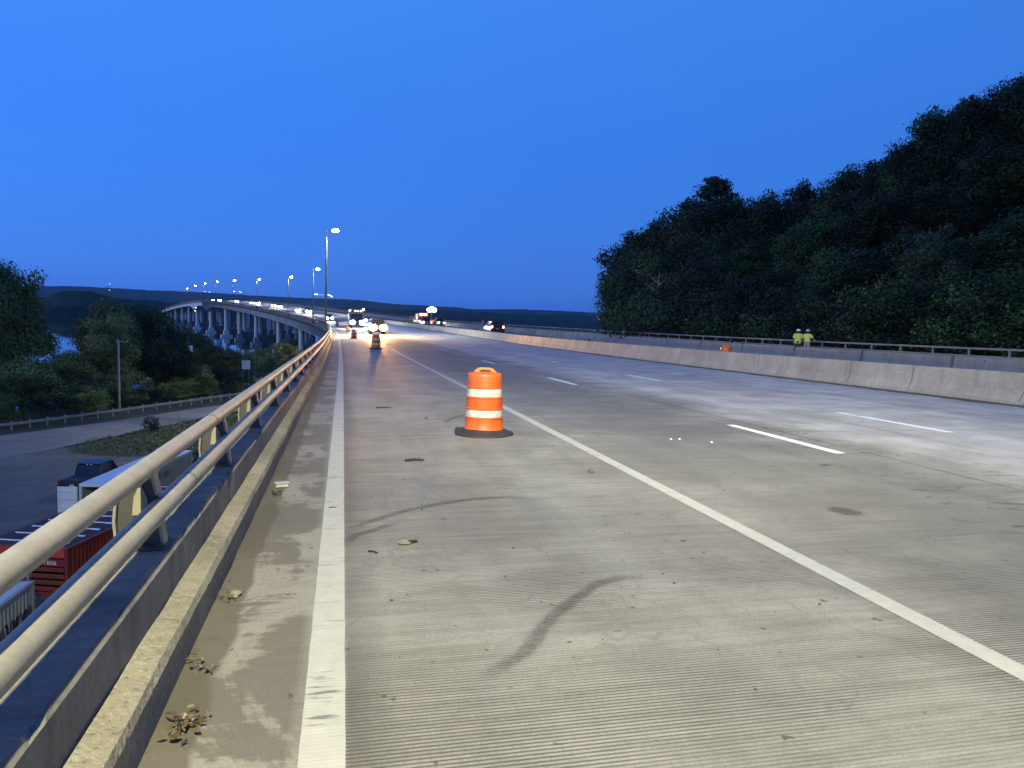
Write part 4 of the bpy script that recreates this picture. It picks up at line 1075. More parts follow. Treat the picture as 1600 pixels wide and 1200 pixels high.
# ------------------------------------------------------------------ below the bridge on the left
def text(name, body, size, mat, parent, loc, rot, ext=.004):
    cu = bpy.data.curves.new(name, 'FONT'); cu.body = body; cu.size = size; cu.extrude = ext; cu.materials.append(mat)
    o = bpy.data.objects.new(name, cu); COL.objects.link(o); bpy.context.view_layer.update()
    me = bpy.data.meshes.new_from_object(o.evaluated_get(bpy.context.evaluated_depsgraph_get())); bpy.data.objects.remove(o)
    o = bpy.data.objects.new(name, me); COL.objects.link(o)
    o.parent = parent; o.location = loc; o.rotation_euler = rot; return o
M['ctr_white'] = simple('white_container_paint', (.62, .66, .66), .5, 0, .10, .8, alt=(.70, .74, .75))
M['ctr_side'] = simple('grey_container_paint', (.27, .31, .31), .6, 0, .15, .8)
M['ctr_red'] = simple('red_container_paint', (.15, .018, .012), .55, 0, .25, .9)
M['ctr_roof'] = simple('dark_maroon_roof', (.045, .020, .022), .8, 0, .3, .7)
M['rib'] = simple('pale_roof_rib', (.62, .66, .70), .6, 0, .15, 3)
M['ctr_grey'] = simple('graffiti_container_paint', (.24, .28, .29), .6, 0, .2, 1)
M['ink'] = simple('black_lettering', (.008, .01, .014), .7)
M['ink_w'] = simple('white_lettering', (.7, .7, .7), .7)
M['graf'] = simple('dark_blue_spray_paint', (.020, .020, .06), .7, 0, .3, 4)
M['graf2'] = simple('violet_spray_paint', (.10, .085, .16), .7, 0, .3, 4)
def corrug(mb, x, y0, y1, z0, z1, d, pitch, side):
    """trapezoid corrugation on a wall in the plane x"""
    n = int((y1 - y0) / pitch); P = []
    for i in range(n):
        b = y0 + i * pitch
        P += [(b, 0), (b + pitch * .3, 0), (b + pitch * .5, d), (b + pitch * .8, d)]
    P.append((y1, 0)); vs_ = []
    for y, q in P: vs_ += [(x - side * q, y, z0), (x - side * q, y, z1)]
    mb.add(vs_, [(2*i, 2*i+2, 2*i+3, 2*i+1) for i in range(len(P) - 1)])
def container(name, loc, heading, L, W, H, wallm, roofm, open_end=False, framem=None):
    """near end at y=0, right near corner at x=+W/2"""
    root = empty(name, loc, -heading); framem = framem or wallm
    mb = MB()
    for sx in (-1, 1):
        mb.box((sx * (W/2 - .08), L/2, H - .09), (.16, L, .18)); mb.box((sx * (W/2 - .08), L/2, .10), (.16, L, .2))
        for y in (.08, L - .08): mb.box((sx * (W/2 - .075), y, H/2), (.15, .16, H - .38))
    for y in (.08, L - .08):
        mb.box((0, y, H - .09), (W - .33, .15, .18)); mb.box((0, y, .10), (W - .33, .15, .18))
    mb.build('frame', framem, root, bevel=.012)
    mb = MB()
    for sx in (-1, 1): corrug(mb, sx * (W/2 - .02), .16, L - .16, .2, H - .18, .05, .28, sx)
    mb.add([(-W/2 + .1, L - .1, .2), (W/2 - .1, L - .1, .2), (W/2 - .1, L - .1, H - .18), (-W/2 + .1, L - .1, H - .18)], [(0, 1, 2, 3)])
    mb.build('side_wall', wallm, root, fix=False)
    mb = MB(); mb.box((0, L/2, H - .03), (W - .30, L - .28, .05)); mb.build('roof', roofm, root)
    mb = MB(); mb.box((0, L/2, .22), (W - .32, L - .3, .05)); mb.build('floor', M['rubber'], root)
    return root
CZ = GZ + .34; CH = 2.6 - .34
# white container with one door leaf swung open
hd_ = math.atan2(2.0, 11.5)
wc = container('shipping_container', (-14.47, 49.1, CZ), hd_, 11.9, 2.38, CH, M['ctr_side'], M['ctr_white'], framem=M['ctr_white'])
tag(wc, 'long white roofed shipping container with its end door swung open', 'container', 'containers in the lot below the bridge')
mb = MB(); mb.box((0, 0, 0), (1.18, .06, CH - .3)); 
for z in (-.78, -.28, .22, .72): mb.box((0, -.05, z), (1.0, .04, .09))
for x in (-.53, .53): mb.box((x, -.045, 0), (.07, .03, CH - .34))
dr = mb.build('open_door', M['ctr_white'], wc, bevel=.006); dr.location = (-1.80, -.12, CH / 2)
text('lettering', 'C G & I W.I', .66, M['ink'], wc, (1.215, 4.3, 1.22), (R(90), 0, R(90)))
# red container with pale ribs across a dark roof
rc = container('shipping_container', (-13.97, 36.55, CZ), math.atan2(.31, 1), 12.6, 4.3, CH, M['ctr_red'], M['ctr_roof'])
tag(rc, 'wide dark red container with pale ribs across its dark roof and white numbers', 'container', 'containers in the lot below the bridge')
for i in range(11):
    y = .75 + i * 1.12
    mb = MB(); g_ = random.Random(i)
    xs2 = frange(-1.75, 1.75, .25); vs_ = []
    for j, x in enumerate(xs2): 
        w_ = .075 + g_.uniform(-.03, .03) + (.05 if j > len(xs2) - 3 else 0); yy = y + g_.uniform(-.025, .025)
        vs_ += [(x, yy - w_, CH + .012), (x, yy + w_, CH + .012), (x, yy, CH + .05)]
    fs_ = []
    for j in range(len(xs2) - 1): fs_ += [(3*j, 3*j+3, 3*j+5, 3*j+2), (3*j+2, 3*j+5, 3*j+4, 3*j+1)]
    mb.add(vs_, fs_); mb.build('roof_rib', M['rib'], rc, fix=False)
mb = MB()
mb.box((0, .02, CH - .24), (4.0, .05, .42)); mb.build('header_panel', simple('bright_red_header', (.42, .04, .025), .5, 0, .12, 3), rc)
mb = MB()
for z in (.35, .65, .95, 1.25): mb.box((0, .03, z), (3.95, .07, .20))
mb.box((0, .05, 1.56), (3.95, .05, .34)); mb.build('end_door', M['ctr_red'], rc, bevel=.015)
text('lettering', 'LR 13036', .25, M['ink_w'], rc, (.65, .015, 1.48), (R(90), 0, 0))
# grey graffiti container, nearest
gc = container('shipping_container', (-13.55, 19.9, CZ), math.atan2(.05, 1), 12.0, 2.42, CH, M['ctr_grey'], simple('pale_grey_roof', (.40, .46, .50), .6, 0, .1, 1), framem=M['ctr_grey'])
tag(gc, 'grey container covered in dark blue graffiti, nearest to the bridge rail', 'container', 'containers in the lot below the bridge')
mb = MB(); g_ = random.Random(5)
def stroke(mb, pts, w, x=1.214):
    for (y0, z0), (y1, z1) in zip(pts[:-1], pts[1:]):
        dy, dz = y1 - y0, z1 - z0; l = math.hypot(dy, dz) or 1; ny, nz = -dz / l * w, dy / l * w
        mb.add([(x, y0 + ny, z0 + nz), (x, y1 + ny, z1 + nz), (x, y1 - ny, z1 - nz), (x, y0 - ny, z0 - nz)], [(0, 1, 2, 3)])
mb2 = MB()
for i in range(9):
    y = 8.4 + i * .36; q = [(y + .18 + .17 * math.cos(t + i) * g_.uniform(.7, 1.2), 1.0 + .42 * math.sin(t * (1 + .3 * (i % 3)) + i)) for t in frange(0, 5.4, .5)]
    mb = MB(); stroke(mb, q, .045 + .02 * (i % 2), 1.214 + .004 * (i % 2)); mb.build('graffiti', M['graf'] if i % 2 else M['graf2'], gc, fix=False)
cp = empty('frame_post', (-12.0, 31.9, CZ)); tag(cp, 'pale bent frame post at the end of the graffiti container', 'post')
mb = MB(); mb.tube([(0, 0, 0), (0, 0, 2.35), (-.25, .1, 2.75)], .05, 8); mb.tube([(0, 0, 2.3), (-.1, .5, 2.3)], .03, 8); mb.build('post', M['rail_grey'], cp)

# black pickup beside the white container
pk = vehicle('pickup_truck', 'pickup', (.012, .012, .014), W=1.98); pk.location = (-17.45, 58.2, CZ); pk.rotation_euler = (0, 0, R(-12))
for ch in pk.children:
    if ch.name.startswith(('headlight', 'tail')): ch.data = ch.data.copy(); ch.data.materials[0] = M['rim'] if ch.name.startswith('head') else simple('unlit_tail_lens', (.12, .01, .01), .3)
tag(pk, 'parked black pickup seen from behind, beside the white container', 'pickup')
cgm = emis('cargo', (.8, .9, 1), 1.2)
for x in (-.14, .14):
    mb = MB(); mb.box((x, -.60, 1.86), (.10, .03, .05)); mb.build('cargo_lamp', cgm, pk)

# guardrail along the lower road
GRL = [(-58, 52), (-44, 71.5), (-36, 83.5), (-31.5, 90.2), (-27, 97.8), (-22.3, 106), (-18.3, 113.2), (-10, 127), (2, 148)]
gd = empty('guardrail', (-31.5, 90.2, GZ + .3)); tag(gd, 'long galvanised guardrail along the far side of the lower road', 'guardrail')
def poly_pts(P, st):
    out = []
    for (x0, y0), (x1, y1) in zip(P[:-1], P[1:]):
        L = math.hypot(x1 - x0, y1 - y0); n = max(1, int(L / st))
        out += [(x0 + (x1 - x0) * i / n, y0 + (y1 - y0) * i / n) for i in range(n)]
    return out + [P[-1]]
gp_ = poly_pts(GRL, 2.0)
W_ = [(0, .40), (.05, .44), (.05, .50), (0, .54), (0, .58), (.05, .62), (.05, .68), (0, .72)]
vs_ = []; fs_ = []
for i, (x, y) in enumerate(gp_):
    q = gp_[min(i+1, len(gp_)-1)]; p = gp_[max(i-1, 0)]; dx, dy = q[0]-p[0], q[1]-p[1]; l = math.hypot(dx, dy)
    for a, z in W_: vs_.append((x + dy/l*a, y - dx/l*a, GZ + .35 + z))
n = len(W_); fs_ = [(i*n+k, (i+1)*n+k, (i+1)*n+k+1, i*n+k+1) for i in range(len(gp_)-1) for k in range(n-1)]
mb = MB(); mb.add(vs_, fs_); o = mb.build('beam', M['rail_grey'], fix=False); child_world(o, gd)
first = None
for i, (x, y) in enumerate(gp_):
    if first is None:
        mb = MB(); mb.box((0, 0, .2), (.12, .16, 1.0)); first = mb.build('post', M['wood'], gd); o = first
    else: o = first.copy(); COL.objects.link(o)
    o.matrix_parent_inverse = Matrix.Translation(gd.location).inverted(); o.location = (x - .12, y + .08, GZ + .50)

# poles, sign
up = empty('utility_pole', (-28.3, 104.9, GZ)); tag(up, 'bare wooden utility pole standing behind the guardrail', 'utility pole')
mb = MB(); mb.tube([(0, 0, -.3), (0, 0, 9.3)], [.17, .12], 12); mb.build('pole', M['wood'], up, smooth=40)
mb = MB(); mb.box((.45, 0, 9.0), (1.5, .1, .1)); mb.build('crossarm', M['wood'], up)
for x in (1.1, -.2):
    mb = MB(); mb.lathe([(.04, 0), (.06, .06), (.03, .14)], 8, (x, 0, 9.05)); mb.build('insulator', M['reflect'], up)
tp = empty('utility_pole', (-23.2, 122, GZ)); tag(tp, 'utility pole with a pale transformer can, half hidden in the trees', 'utility pole')
mb = MB(); mb.tube([(0, 0, -.3), (0, 0, 9.1)], [.16, .12], 12); mb.build('pole', M['bark'], tp, smooth=40)
mb = MB(); mb.lathe([(.28, 0), (.30, .05), (.30, .80), (.25, .88), (.0, .9)], 16, (.45, -.1, 7.0)); mb.build('transformer', M['ctr_white'], tp, smooth=40)
mb = MB(); mb.box((.15, -.02, 7.5), (.3, .08, .08)); mb.lathe([(.04, 0), (.05, .2)], 8, (.1, -.1, 8.1)); mb.build('fuse', M['reflect'], tp)
sg = empty('road_sign', (-16.1, 133.5, GZ)); tag(sg, 'blank pale square sign on two posts beside the lower road', 'sign')
mb = MB(); mb.box((0, 0, 4.3), (1.35, .05, 1.5)); mb.build('panel', M['ctr_white'], sg, bevel=.01)
for sx in (-.5, .5):
    mb = MB(); mb.box((sx, .08, 2.3), (.10, .10, 5.4)); mb.build('post', M['rail_grey'], sg)
pw = empty('power_line', (-23.2, 122, GZ + 7.6)); tag(pw, 'thin overhead power cable running from the transformer pole towards the sign', 'cable')
mb = MB(); mb.tube([(0 + t * 20, t * 38, -2.2 * math.sin(math.pi * t) - t * .5) for t in frange(0, 1, .1)], .02, 5); mb.build('cable', M['rail_grey'], pw)
for x, y, h_ in ((-19.9, 86.9, 1.6), (-18.2, 90.6, 1.3)):
    fp = empty('fence_post', (x, y, GZ + .3)); tag(fp, 'thin upright fence post in the grass verge, %s of two' % ('taller' if h_ > 1.4 else 'shorter'), 'post')
    mb = MB(); mb.tube([(0, 0, 0), (0, 0, h_)], .04, 6); mb.box((0, 0, h_), (.1, .1, .06)); mb.build('post', M['rail_grey'], fp)
# antenna mast on the ridge
b_ = R(-15.56); RX = 5900
an = empty('antenna_mast', (RX * math.sin(b_), RX * math.cos(b_), 118)); tag(an, 'tiny lit antenna mast on the distant ridge', 'mast')
mb = MB(); mb.tube([(0, 0, -10), (0, 0, 45)], 1.2, 6); mb.build('mast', M['pole'], an)
mb = MB(); mb.ball((0, 0, 44), 4, 4, 2.5); bcm = emis('beacon', (.75, .88, 1), 2.0); mb.build('beacon', bcm, an); mb = MB(); mb.ball((0, -6, 2), 4, 4, 2.2); mb.build('beacon', bcm, an)

# ------------------------------------------------------------------ trees
M['leaf_a'] = mat_leaf('foliage_dark', (.0012, .006, .0015), (.045, .105, .028))
M['leaf_b'] = mat_leaf('foliage_mid', (.0016, .009, .002), (.052, .122, .030))
M['leaf_p'] = mat_leaf('foliage_pale', (.024, .046, .022), (.075, .11, .055))
M['needle'] = mat_leaf('pine_needles', (.008, .022, .012), (.030, .055, .028))
def crown_pts(g, H, cz, rx, rz_, ncl, nleaf, cr, shape='oval', lobes=None):
    P = []; S = []; N_ = []
    for i in range(ncl):
        while True:
            v = g.normal(size=3); v /= np.linalg.norm(v); r = g.uniform(.0, 1) ** (1 / 2.6)
            p = v * r
            if shape == 'dome' and p[2] < -.55: continue
            break
        # lobed outline
        ang = math.atan2(p[1], p[0]); lob = 1 + .17 * math.sin(3 * ang + 5 * p[2]) + .12 * math.sin(5 * ang - 4 * p[2] + 2)
        if shape == 'cone': k = 1 - .75 * (p[2] + 1) / 2; w = k * 1.35
        else: w = 1.0
        c = np.array([p[0] * rx * lob * w, p[1] * rx * lob * w, cz + p[2] * rz_ * (1 + .1 * math.sin(4 * ang))])
        s = cr * g.uniform(.65, 1.45); n = int(nleaf * g.uniform(.8, 1.2) * (s / cr) ** 2)
        q = g.normal(size=(n, 3)); q /= np.linalg.norm(q, axis=1)[:, None]; q *= (g.uniform(.25, 1, n) ** .5)[:, None] * np.array([s, s, s * .72]) * (1 + .18 * g.normal(size=(n, 1)).clip(-1.5, 1.5))
        N_.append(q / s + g.normal(size=(n, 3)) * .28); P.append(c + q); sh = np.clip(g.uniform(.0, 1.0) + g.normal(size=n) * .10, 0, 1); S.append(sh)
    crown_pts.dirs = np.concatenate(N_); return np.concatenate(P), np.concatenate(S)
def trunk_mb(g, H, tr, top, rx, cz, nl=9):
    mb = MB(); pts = [(0, 0, -1.0), (g.normal() * .1, g.normal() * .1, H * .25), (g.normal() * .25, g.normal() * .25, H * .5), (g.normal() * .3, g.normal() * .3, top)]
    mb.tube(pts, [tr, tr * .8, tr * .55, tr * .15], 8)
    for i in range(nl):
        z0 = H * g.uniform(.22, .62); an = g.uniform(0, 6.28); l = rx * g.uniform(.5, .95)
        e = (l * math.cos(an), l * math.sin(an), z0 + l * g.uniform(.5, 1.0)); m_ = (e[0] * .5, e[1] * .5, z0 + (e[2] - z0) * .35)
        mb.tube([(0, 0, z0), m_, e], [tr * .42, tr * .28, tr * .08], 5)
    return mb
def tree_proto(seed, kind, H=15.0, leaf='leaf_a'):
    g = np.random.default_rng(seed); lush = leaf == 'leaf_l'
    root = empty({'pine': 'pine_tree', 'bush': 'bush', 'bare': 'dead_tree'}.get(kind, 'tree'))
    if kind == 'round':
        rx, rz_, cz = H * .34, H * .40, H * .60; P, S = crown_pts(g, H, cz, rx, rz_, 90 if lush else 56, 330, H * .132); sz = .20 if lush else .19
        tm = trunk_mb(g, H, H * .022, H * .85, rx, cz)
    elif kind == 'tall':
        rx, rz_, cz = H * .25, H * .45, H * .56; P, S = crown_pts(g, H, cz, rx, rz_, 60, 270, H * .108); sz = .18
        tm = trunk_mb(g, H, H * .020, H * .9, rx, cz)
    elif kind == 'cone':
        rx, rz_, cz = H * .30, H * .48, H * .50; P, S = crown_pts(g, H, cz, rx, rz_, 95, 150, H * .066, 'cone'); sz = .15
        tm = trunk_mb(g, H, H * .018, H * .95, rx * .6, cz)
    elif kind == 'loose':
        rx, rz_, cz = H * .33, H * .38, H * .60; P, S = crown_pts(g, H, cz, rx, rz_, 40, 220, H * .095); sz = .17
        tm = trunk_mb(g, H, H * .018, H * .9, rx, cz, 14)
    elif kind == 'pine':
        Ps, Ss = [], []; tm = MB(); tm.tube([(0, 0, -1), (.1, 0, H * .5), (0, .1, H * .97)], [H * .018, H * .013, H * .004], 8)
        for i in range(26):
            z0 = H * (.62 + .36 * i / 26); an = i * 2.4; l = H * (.20 - .15 * max(0, (i - 8) / 18)) * g.uniform(.6, 1.1)
            e = np.array([l * math.cos(an), l * math.sin(an), z0 + l * .22]); tm.tube([(0, 0, z0), tuple(e)], [.06, .02], 5)
            for f in (.55, .8, 1.0):
                n = 70; Ps.append(np.array([0, 0, z0]) * (1 - f) + e * f + g.normal(size=(n, 3)) * np.array([.42, .42, .22])); Ss.append(np.clip(g.uniform(.1, .9) + g.normal(size=n) * .1, 0, 1))
        P, S = np.concatenate(Ps), np.concatenate(Ss); sz = .16
    elif kind == 'bush':
        rx, rz_, cz = H * .62, H * .48, H * .48; P, S = crown_pts(g, H, cz, rx, rz_, 80, 130, H * .13, 'dome'); sz = .075 if lush else .055
        tm = MB(); 
        for i in range(6):
            an = i * 1.05; tm.tube([(0, 0, -.4), (rx * .4 * math.cos(an), rx * .4 * math.sin(an), H * .6)], [.06, .02], 5)
    elif kind == 'bare':
        tm = MB(); tm.tube([(0, 0, -1), (.15, 0, H * .35), (-.1, .1, H * .7), (.2, 0, H)], [.20, .15, .09, .02], 8)
        for i in range(26):
            z0 = H * (.25 + .68 * i / 26); an = i * 2.4 + g.uniform(-.4, .4); l = H * (.20 - .12 * i / 26) * g.uniform(.7, 1.2)
            e = Vector((l * math.cos(an), l * math.sin(an), z0 + l * g.uniform(.5, 1.1))); m_ = Vector((e.x * .5, e.y * .5, z0 + (e.z - z0) * .4))
            tm.tube([(0, 0, z0), m_, e], [.065, .045, .012], 5)
            for q in range(2): tm.tube([m_, m_ + Vector((g.normal() * .5, g.normal() * .5, .7))], [.03, .008], 4)
        tm.build('trunk', M['wood'], root); return root
    me = leaf_mesh('crown', P, sz * (H / 15 if kind != 'bush' else 1.0), S, M[leaf], seed, up=.3, per=None if kind == 'pine' else crown_pts.dirs)
    c = bpy.data.objects.new('crown', me); COL.objects.link(c); c.parent = root
    tm.build('trunk', M['bark'], root, smooth=60)
    return root
protoT = {'round': [tree_proto(11, 'round'), tree_proto(12, 'round'), tree_proto(13, 'round', leaf='leaf_b'), tree_proto(14, 'round', leaf='leaf_l'), tree_proto(15, 'round', leaf='leaf_l')],
          'tall': [tree_proto(21, 'tall'), tree_proto(22, 'tall', leaf='leaf_b')], 'loose': [tree_proto(31, 'loose'), tree_proto(32, 'loose'), tree_proto(33, 'loose', leaf='leaf_l')],
          'cone': [tree_proto(41, 'cone', leaf='leaf_p')], 'pine': [tree_proto(51, 'pine', leaf='needle')], 'bush': [tree_proto(61, 'bush', 4.0, 'leaf_b'), tree_proto(62, 'bush', 4.0), tree_proto(63, 'bush', 4.0, 'leaf_l')], 'bare': [tree_proto(71, 'bare', 13.0)]}
H0 = {'bush': 4.0, 'bare': 13.0}
used = set(); tr = random.Random(17); WOOD = 'dark trees massed on the wooded hillside'
def plant(kind, i, x, y, ztop, lab, group=None, wide=1.0, zb=None, hmin=2.0):
    p = protoT[kind][i % len(protoT[kind])]
    if p.name in used: o = copy_tree(p)
    else: o = p; used.add(p.name)
    if group == WOOD:   # nothing reaches past the wood's left edge
        wr = {'bare': 1.0, 'pine': 3.0}.get(kind, 4.3 * wide) * max(.8, (ztop + 6) / 17); D_ = math.hypot(x, y)
        b_ = max(math.atan2(x, y), R(19.7) + wr / D_); x, y = D_ * math.sin(b_), D_ * math.cos(b_)
    if lab.startswith('dark bush in the under'):
        D_ = math.hypot(x, y); b_ = max(math.atan2(x, y), R(19.9) + 2.6 / D_); x, y = D_ * math.sin(b_), D_ * math.cos(b_)
    zb = gz(x, y) if zb is None else zb
    h = max(hmin, ztop - zb); s = h / (H0.get(kind, 15.0) * (.985 if kind != 'bush' else .97))
    o.location = (x, y, zb - .15); w = s * wide
    if kind not in ('bush', 'bare', 'pine'): w = max(w, .72)
    o.scale = (w, w, s); o.rotation_euler = (0, 0, tr.uniform(0, 6.28))
    tag(o, lab, 'bush' if kind == 'bush' else 'tree', group); return o
BACK=[ (43.0,120.0,12.6), (45.6,124.1,14.1), (44.6,116.8,14.7), (47.6,119.9,16.0), (46.6,113.2,16.0), (49.5,116.3,17.6), (48.6,109.9,17.8), (51.5,112.9,19.9), (50.4,106.9,20.0), (53.2,109.0,20.4), (52.1,103.0,19.8), (55.0,104.9,23.4), (53.9,99.4,19.6), (56.8,101.3,20.0), (56.0,95.3,19.3), (59.2,96.3,20.2), (58.4,91.0,20.2), (61.7,91.8,21.4), (60.9,87.0,19.8), (63.9,88.3,22.5), (63.1,84.2,22.0), (66.1,85.8,23.2), (65.1,82.2,23.3), (68.3,83.6,24.1), (67.4,80.1,24.6), (70.4,81.6,26.3), (69.4,78.5,26.2), (72.2,79.8,28.9), (70.9,76.7,28.8), (73.5,77.9,29.5), (72.2,74.9,29.8), (75.0,75.8,30.3), (73.8,72.8,30.4), (76.9,73.5,30.7), (75.9,70.4,29.9), (79.2,70.7,30.7), (78.6,67.5,30.0) ]
MID=[ (39.2,107.8,9.6), (41.9,106.6,9.6), (40.7,95.3,11.1), (43.4,96.3,11.7), (43.9,90.7,13.8), (46.4,90.7,14.5), (45.1,83.0,11.1), (48.2,83.2,12.7), (48.3,80.0,11.8), (51.1,79.9,14.3), (49.6,74.1,13.7), (52.6,74.9,11.6), (53.1,71.7,14.1), (55.5,72.3,13.8), (54.3,67.4,15.6), (57.1,68.2,16.3), (57.5,65.9,14.4), (60.3,66.0,18.1), (58.7,62.3,16.6), (61.8,62.9,20.2), (62.0,61.0,20.0), (64.7,61.4,17.0), (63.0,57.4,18.4), (64.8,57.4,17.5), (64.0,54.6,19.6) ]
FRONT=[ (36.3,97.1,6.9), (38.4,94.5,6.2), (36.6,82.3,7.5), (38.9,82.4,7.6), (38.8,76.1,9.0), (40.9,75.4,8.6), (39.0,67.5,6.4), (41.5,67.1,7.8), (41.2,63.5,7.2), (43.4,63.0,8.7), (41.5,57.3,8.6), (43.9,57.6,7.1), (43.8,54.4,8.5), (45.8,54.7,8.2), (44.0,49.9,9.9), (46.4,50.5,10.7), (46.2,48.1,8.5), (48.4,48.0,10.5), (46.4,44.5,9.1), (48.8,44.8,11.3), (48.0,42.5,10.6), (49.5,42.2,8.4) ]
LOW=[ (34.1,93.5,4.0), (35.9,90.4,3.1), (33.7,77.5,4.1), (35.8,77.3,3.9), (35.3,70.7,5.1), (37.1,69.7,5.2), (34.9,61.5,3.1), (37.1,60.9,4.2), (36.5,57.2,3.6), (38.4,56.6,5.1), (36.2,50.7,4.6), (38.3,51.0,3.3), (37.8,47.6,4.4), (39.6,47.9,3.9), (37.4,43.0,5.3), (39.5,43.5,5.6), (39.0,41.2,3.6), (40.9,41.1,5.1), (38.6,37.5,4.2), (40.8,37.9,5.9), (40.0,35.8,5.5), (41.5,35.7,3.6) ]
WOOD = 'dark trees massed on the wooded hillside'
for i, (x, y, z) in enumerate(BACK):
    if i == 11: continue
    k = ('round', 'tall', 'round', 'loose')[i % 4] if i else 'tall'
    lab = 'one of the dark leafy trees forming the skyline of the wooded hillside'
    if i == 0: lab = 'leftmost tree of the wooded hillside, at the edge of the sky'
    if i == len(BACK) - 1: lab = 'tall dark tree at the right end of the hillside skyline'
    plant(k, (i % 3 if k == 'round' else i % 2), x, y, z - (1.6 if i % 4 == 2 else .5 if i % 2 else 0), lab, WOOD, (.95, .8, 1.0, .75)[i % 4])
plant('pine', 0, 54, 103, 23.4, 'dark pine whose layered top sticks out above the hillside skyline', WOOD, 1.0)
for i, (x, y, z) in enumerate(MID[::2]): plant(('round', 'round', 'tall')[i % 3], (i // 2) % 3, x, y, z, 'one of the dark leafy trees halfway up the wooded hillside', WOOD)
for i, (x, y, z) in enumerate(FRONT[::2]): plant(('round', 'tall', 'round', 'loose')[i % 4], (i // 2) % 2, x, y, z, 'one of the lower dark trees in the front of the wooded hillside', WOOD, .9)
for i, (x, y, z) in enumerate(LOW[2:]): plant('bush', i % 2, x, y, z, 'dark bush in the undergrowth behind the far rail', 'undergrowth behind the far rail', 1.15, zb=min(gz(x, y), z - 3))
plant('cone', 0, 41.5, 46.2, 9.6, 'pale green pointed tree standing out in front of the dark hillside', WOOD, .8)
plant('bare', 0, 35.6, 81.2, 7.6, 'bare pale trunk with dead branches at the left of the hillside', WOOD)
LT = 'trees along the river bank'
LEFT = [('round', 3, -40.3, 104.0, 5.9, 'tall leafy tree at the left edge of the photo, its crown against the sky', .62), ('loose', 2, -44.5, 99, 1.2, 'dark tree behind and left of the tall one at the left edge', .9),
        ('round', 4, -36.6, 97, -4.6, 'lower leafy tree below the tall one at the left edge', 1.0), ('round', 4, -34.6, 122.0, 2.6, 'broad leafy tree with a lighter top left of the utility pole', .76), ('round', 4, -36.8, 112.5, -4.6, 'low leafy tree under the gap that shows the water', .95),
        ('round', 3, -32.6, 117.5, .0, 'light green tree directly above the utility pole', .9), ('round', 0, -30.2, 128.0, 1.9, 'dark rounded tree between the utility pole and the bridge', 1.0), ('round', 1, -26.0, 119.0, -2.6, 'dark tree in front of the rounded tree, right of the utility pole', 1.1),
        ('round', 4, -24.9, 132.0, -1.7, 'leafy tree sloping down towards the bridge columns', 1.1), ('round', 3, -20.5, 135.0, -5.0, 'low tree at the foot of the slope before the bridge columns', 1.3), ('bush', 2, -17.8, 141, -8.4, 'bush behind the blank sign', 1.4)]
for k, i, x, y, z, lab, w in LEFT: plant(k, i, x, y, z, lab, LT, w, zb=GZ)
for j, (x, y, z, w) in enumerate([(-34, 97, -7.2, 1.3), (-37.0, 91, -8.2, 1.2), (-30.8, 101, -8.2, 1.3), (-26.2, 112.5, -8.6, 1.3), (-23.5, 117, -8.4, 1.4), (-20.5, 121.5, -8.8, 1.3), (-28.8, 106.5, -8.9, 1.0), (-39.5, 86.5, -8.6, 1.2), (-17.4, 127.5, -9.6, 1.1), (-32.5, 103, -7.0, 1.4), (-29.5, 110, -6.8, 1.4), (-25, 122, -6.0, 1.5), (-21, 127, -7.2, 1.4)]):
    plant('bush', 2 if j % 3 else 0, x, y, z, 'dark bush at the foot of the riverside trees behind the guardrail', 'bushes behind the guardrail', w, zb=GZ)
for j, (x, y, z, lab) in enumerate([(-18.6, 177, -6.9, 'large rounded bush in front of the bridge columns'), (-13.4, 181, -5.6, 'taller bush close to the rail, right of the rounded one'), (-15.4, 165, -8.0, 'lower bush below the bridge columns, nearest to the sign'), (-10.0, 160, -7.4, 'leafy bush partly hidden by the left rail')]):
    plant('bush', 2, x, y, z, lab, 'bushes below the bridge', 1.0, zb=GZ - 1.0)
plant('bush', 1, -19.6, 83.9, GZ + 2.1, 'small round shrub on the grass verge', None, .7, zb=GZ + .3)
plant('bush', 0, -10.7, 61.6, GZ + 2.6, 'small dark shrub at the far end of the white container', None, .7, zb=GZ + .2)
for k, L in protoT.items():
    for p in L:
        if p.name not in used:
            for c in list(p.children): bpy.data.objects.remove(c)
            bpy.data.objects.remove(p)
for q in (protoA, protoB): pass

# ------------------------------------------------------------------ litter on the shoulder
M['stone'] = simple('pebble_stone', (.09, .085, .075), .9, 0, .4, 20, bump=.4)
M['pale_stone'] = simple('pale_stone', (.20, .19, .165), .9, 0, .3, 20, bump=.4)
M['leafdry'] = simple('dry_leaf', (.10, .072, .038), .9, 0, .4, 20)
M['leafpale'] = simple('pale_dry_leaf', (.21, .195, .155), .9, 0, .3, 20)
M['twig'] = simple('dark_twig', (.025, .022, .018), .9)
M['shard'] = emis('glinting_shard', (1, 1, 1), .6)  # glint on the glass pieces put in as emission
def pebble(name, r_, mat, seed):
    import bmesh
    bm = bmesh.new(); bmesh.ops.create_icosphere(bm, subdivisions=2, radius=r_)
    for v in bm.verts:
        n_ = noise.noise(v.co * (1.8 / r_) + Vector((seed, seed, 0))); v.co *= 1 + n_ * .35; v.co.z *= .62
    me = bpy.data.meshes.new(name); bm.to_mesh(me); bm.free(); me.materials.append(mat)
    o = bpy.data.objects.new(name, me); COL.objects.link(o); return o
pebs = [pebble('pebble', .012, M['stone'], i) for i in range(3)]
g_ = random.Random(23)
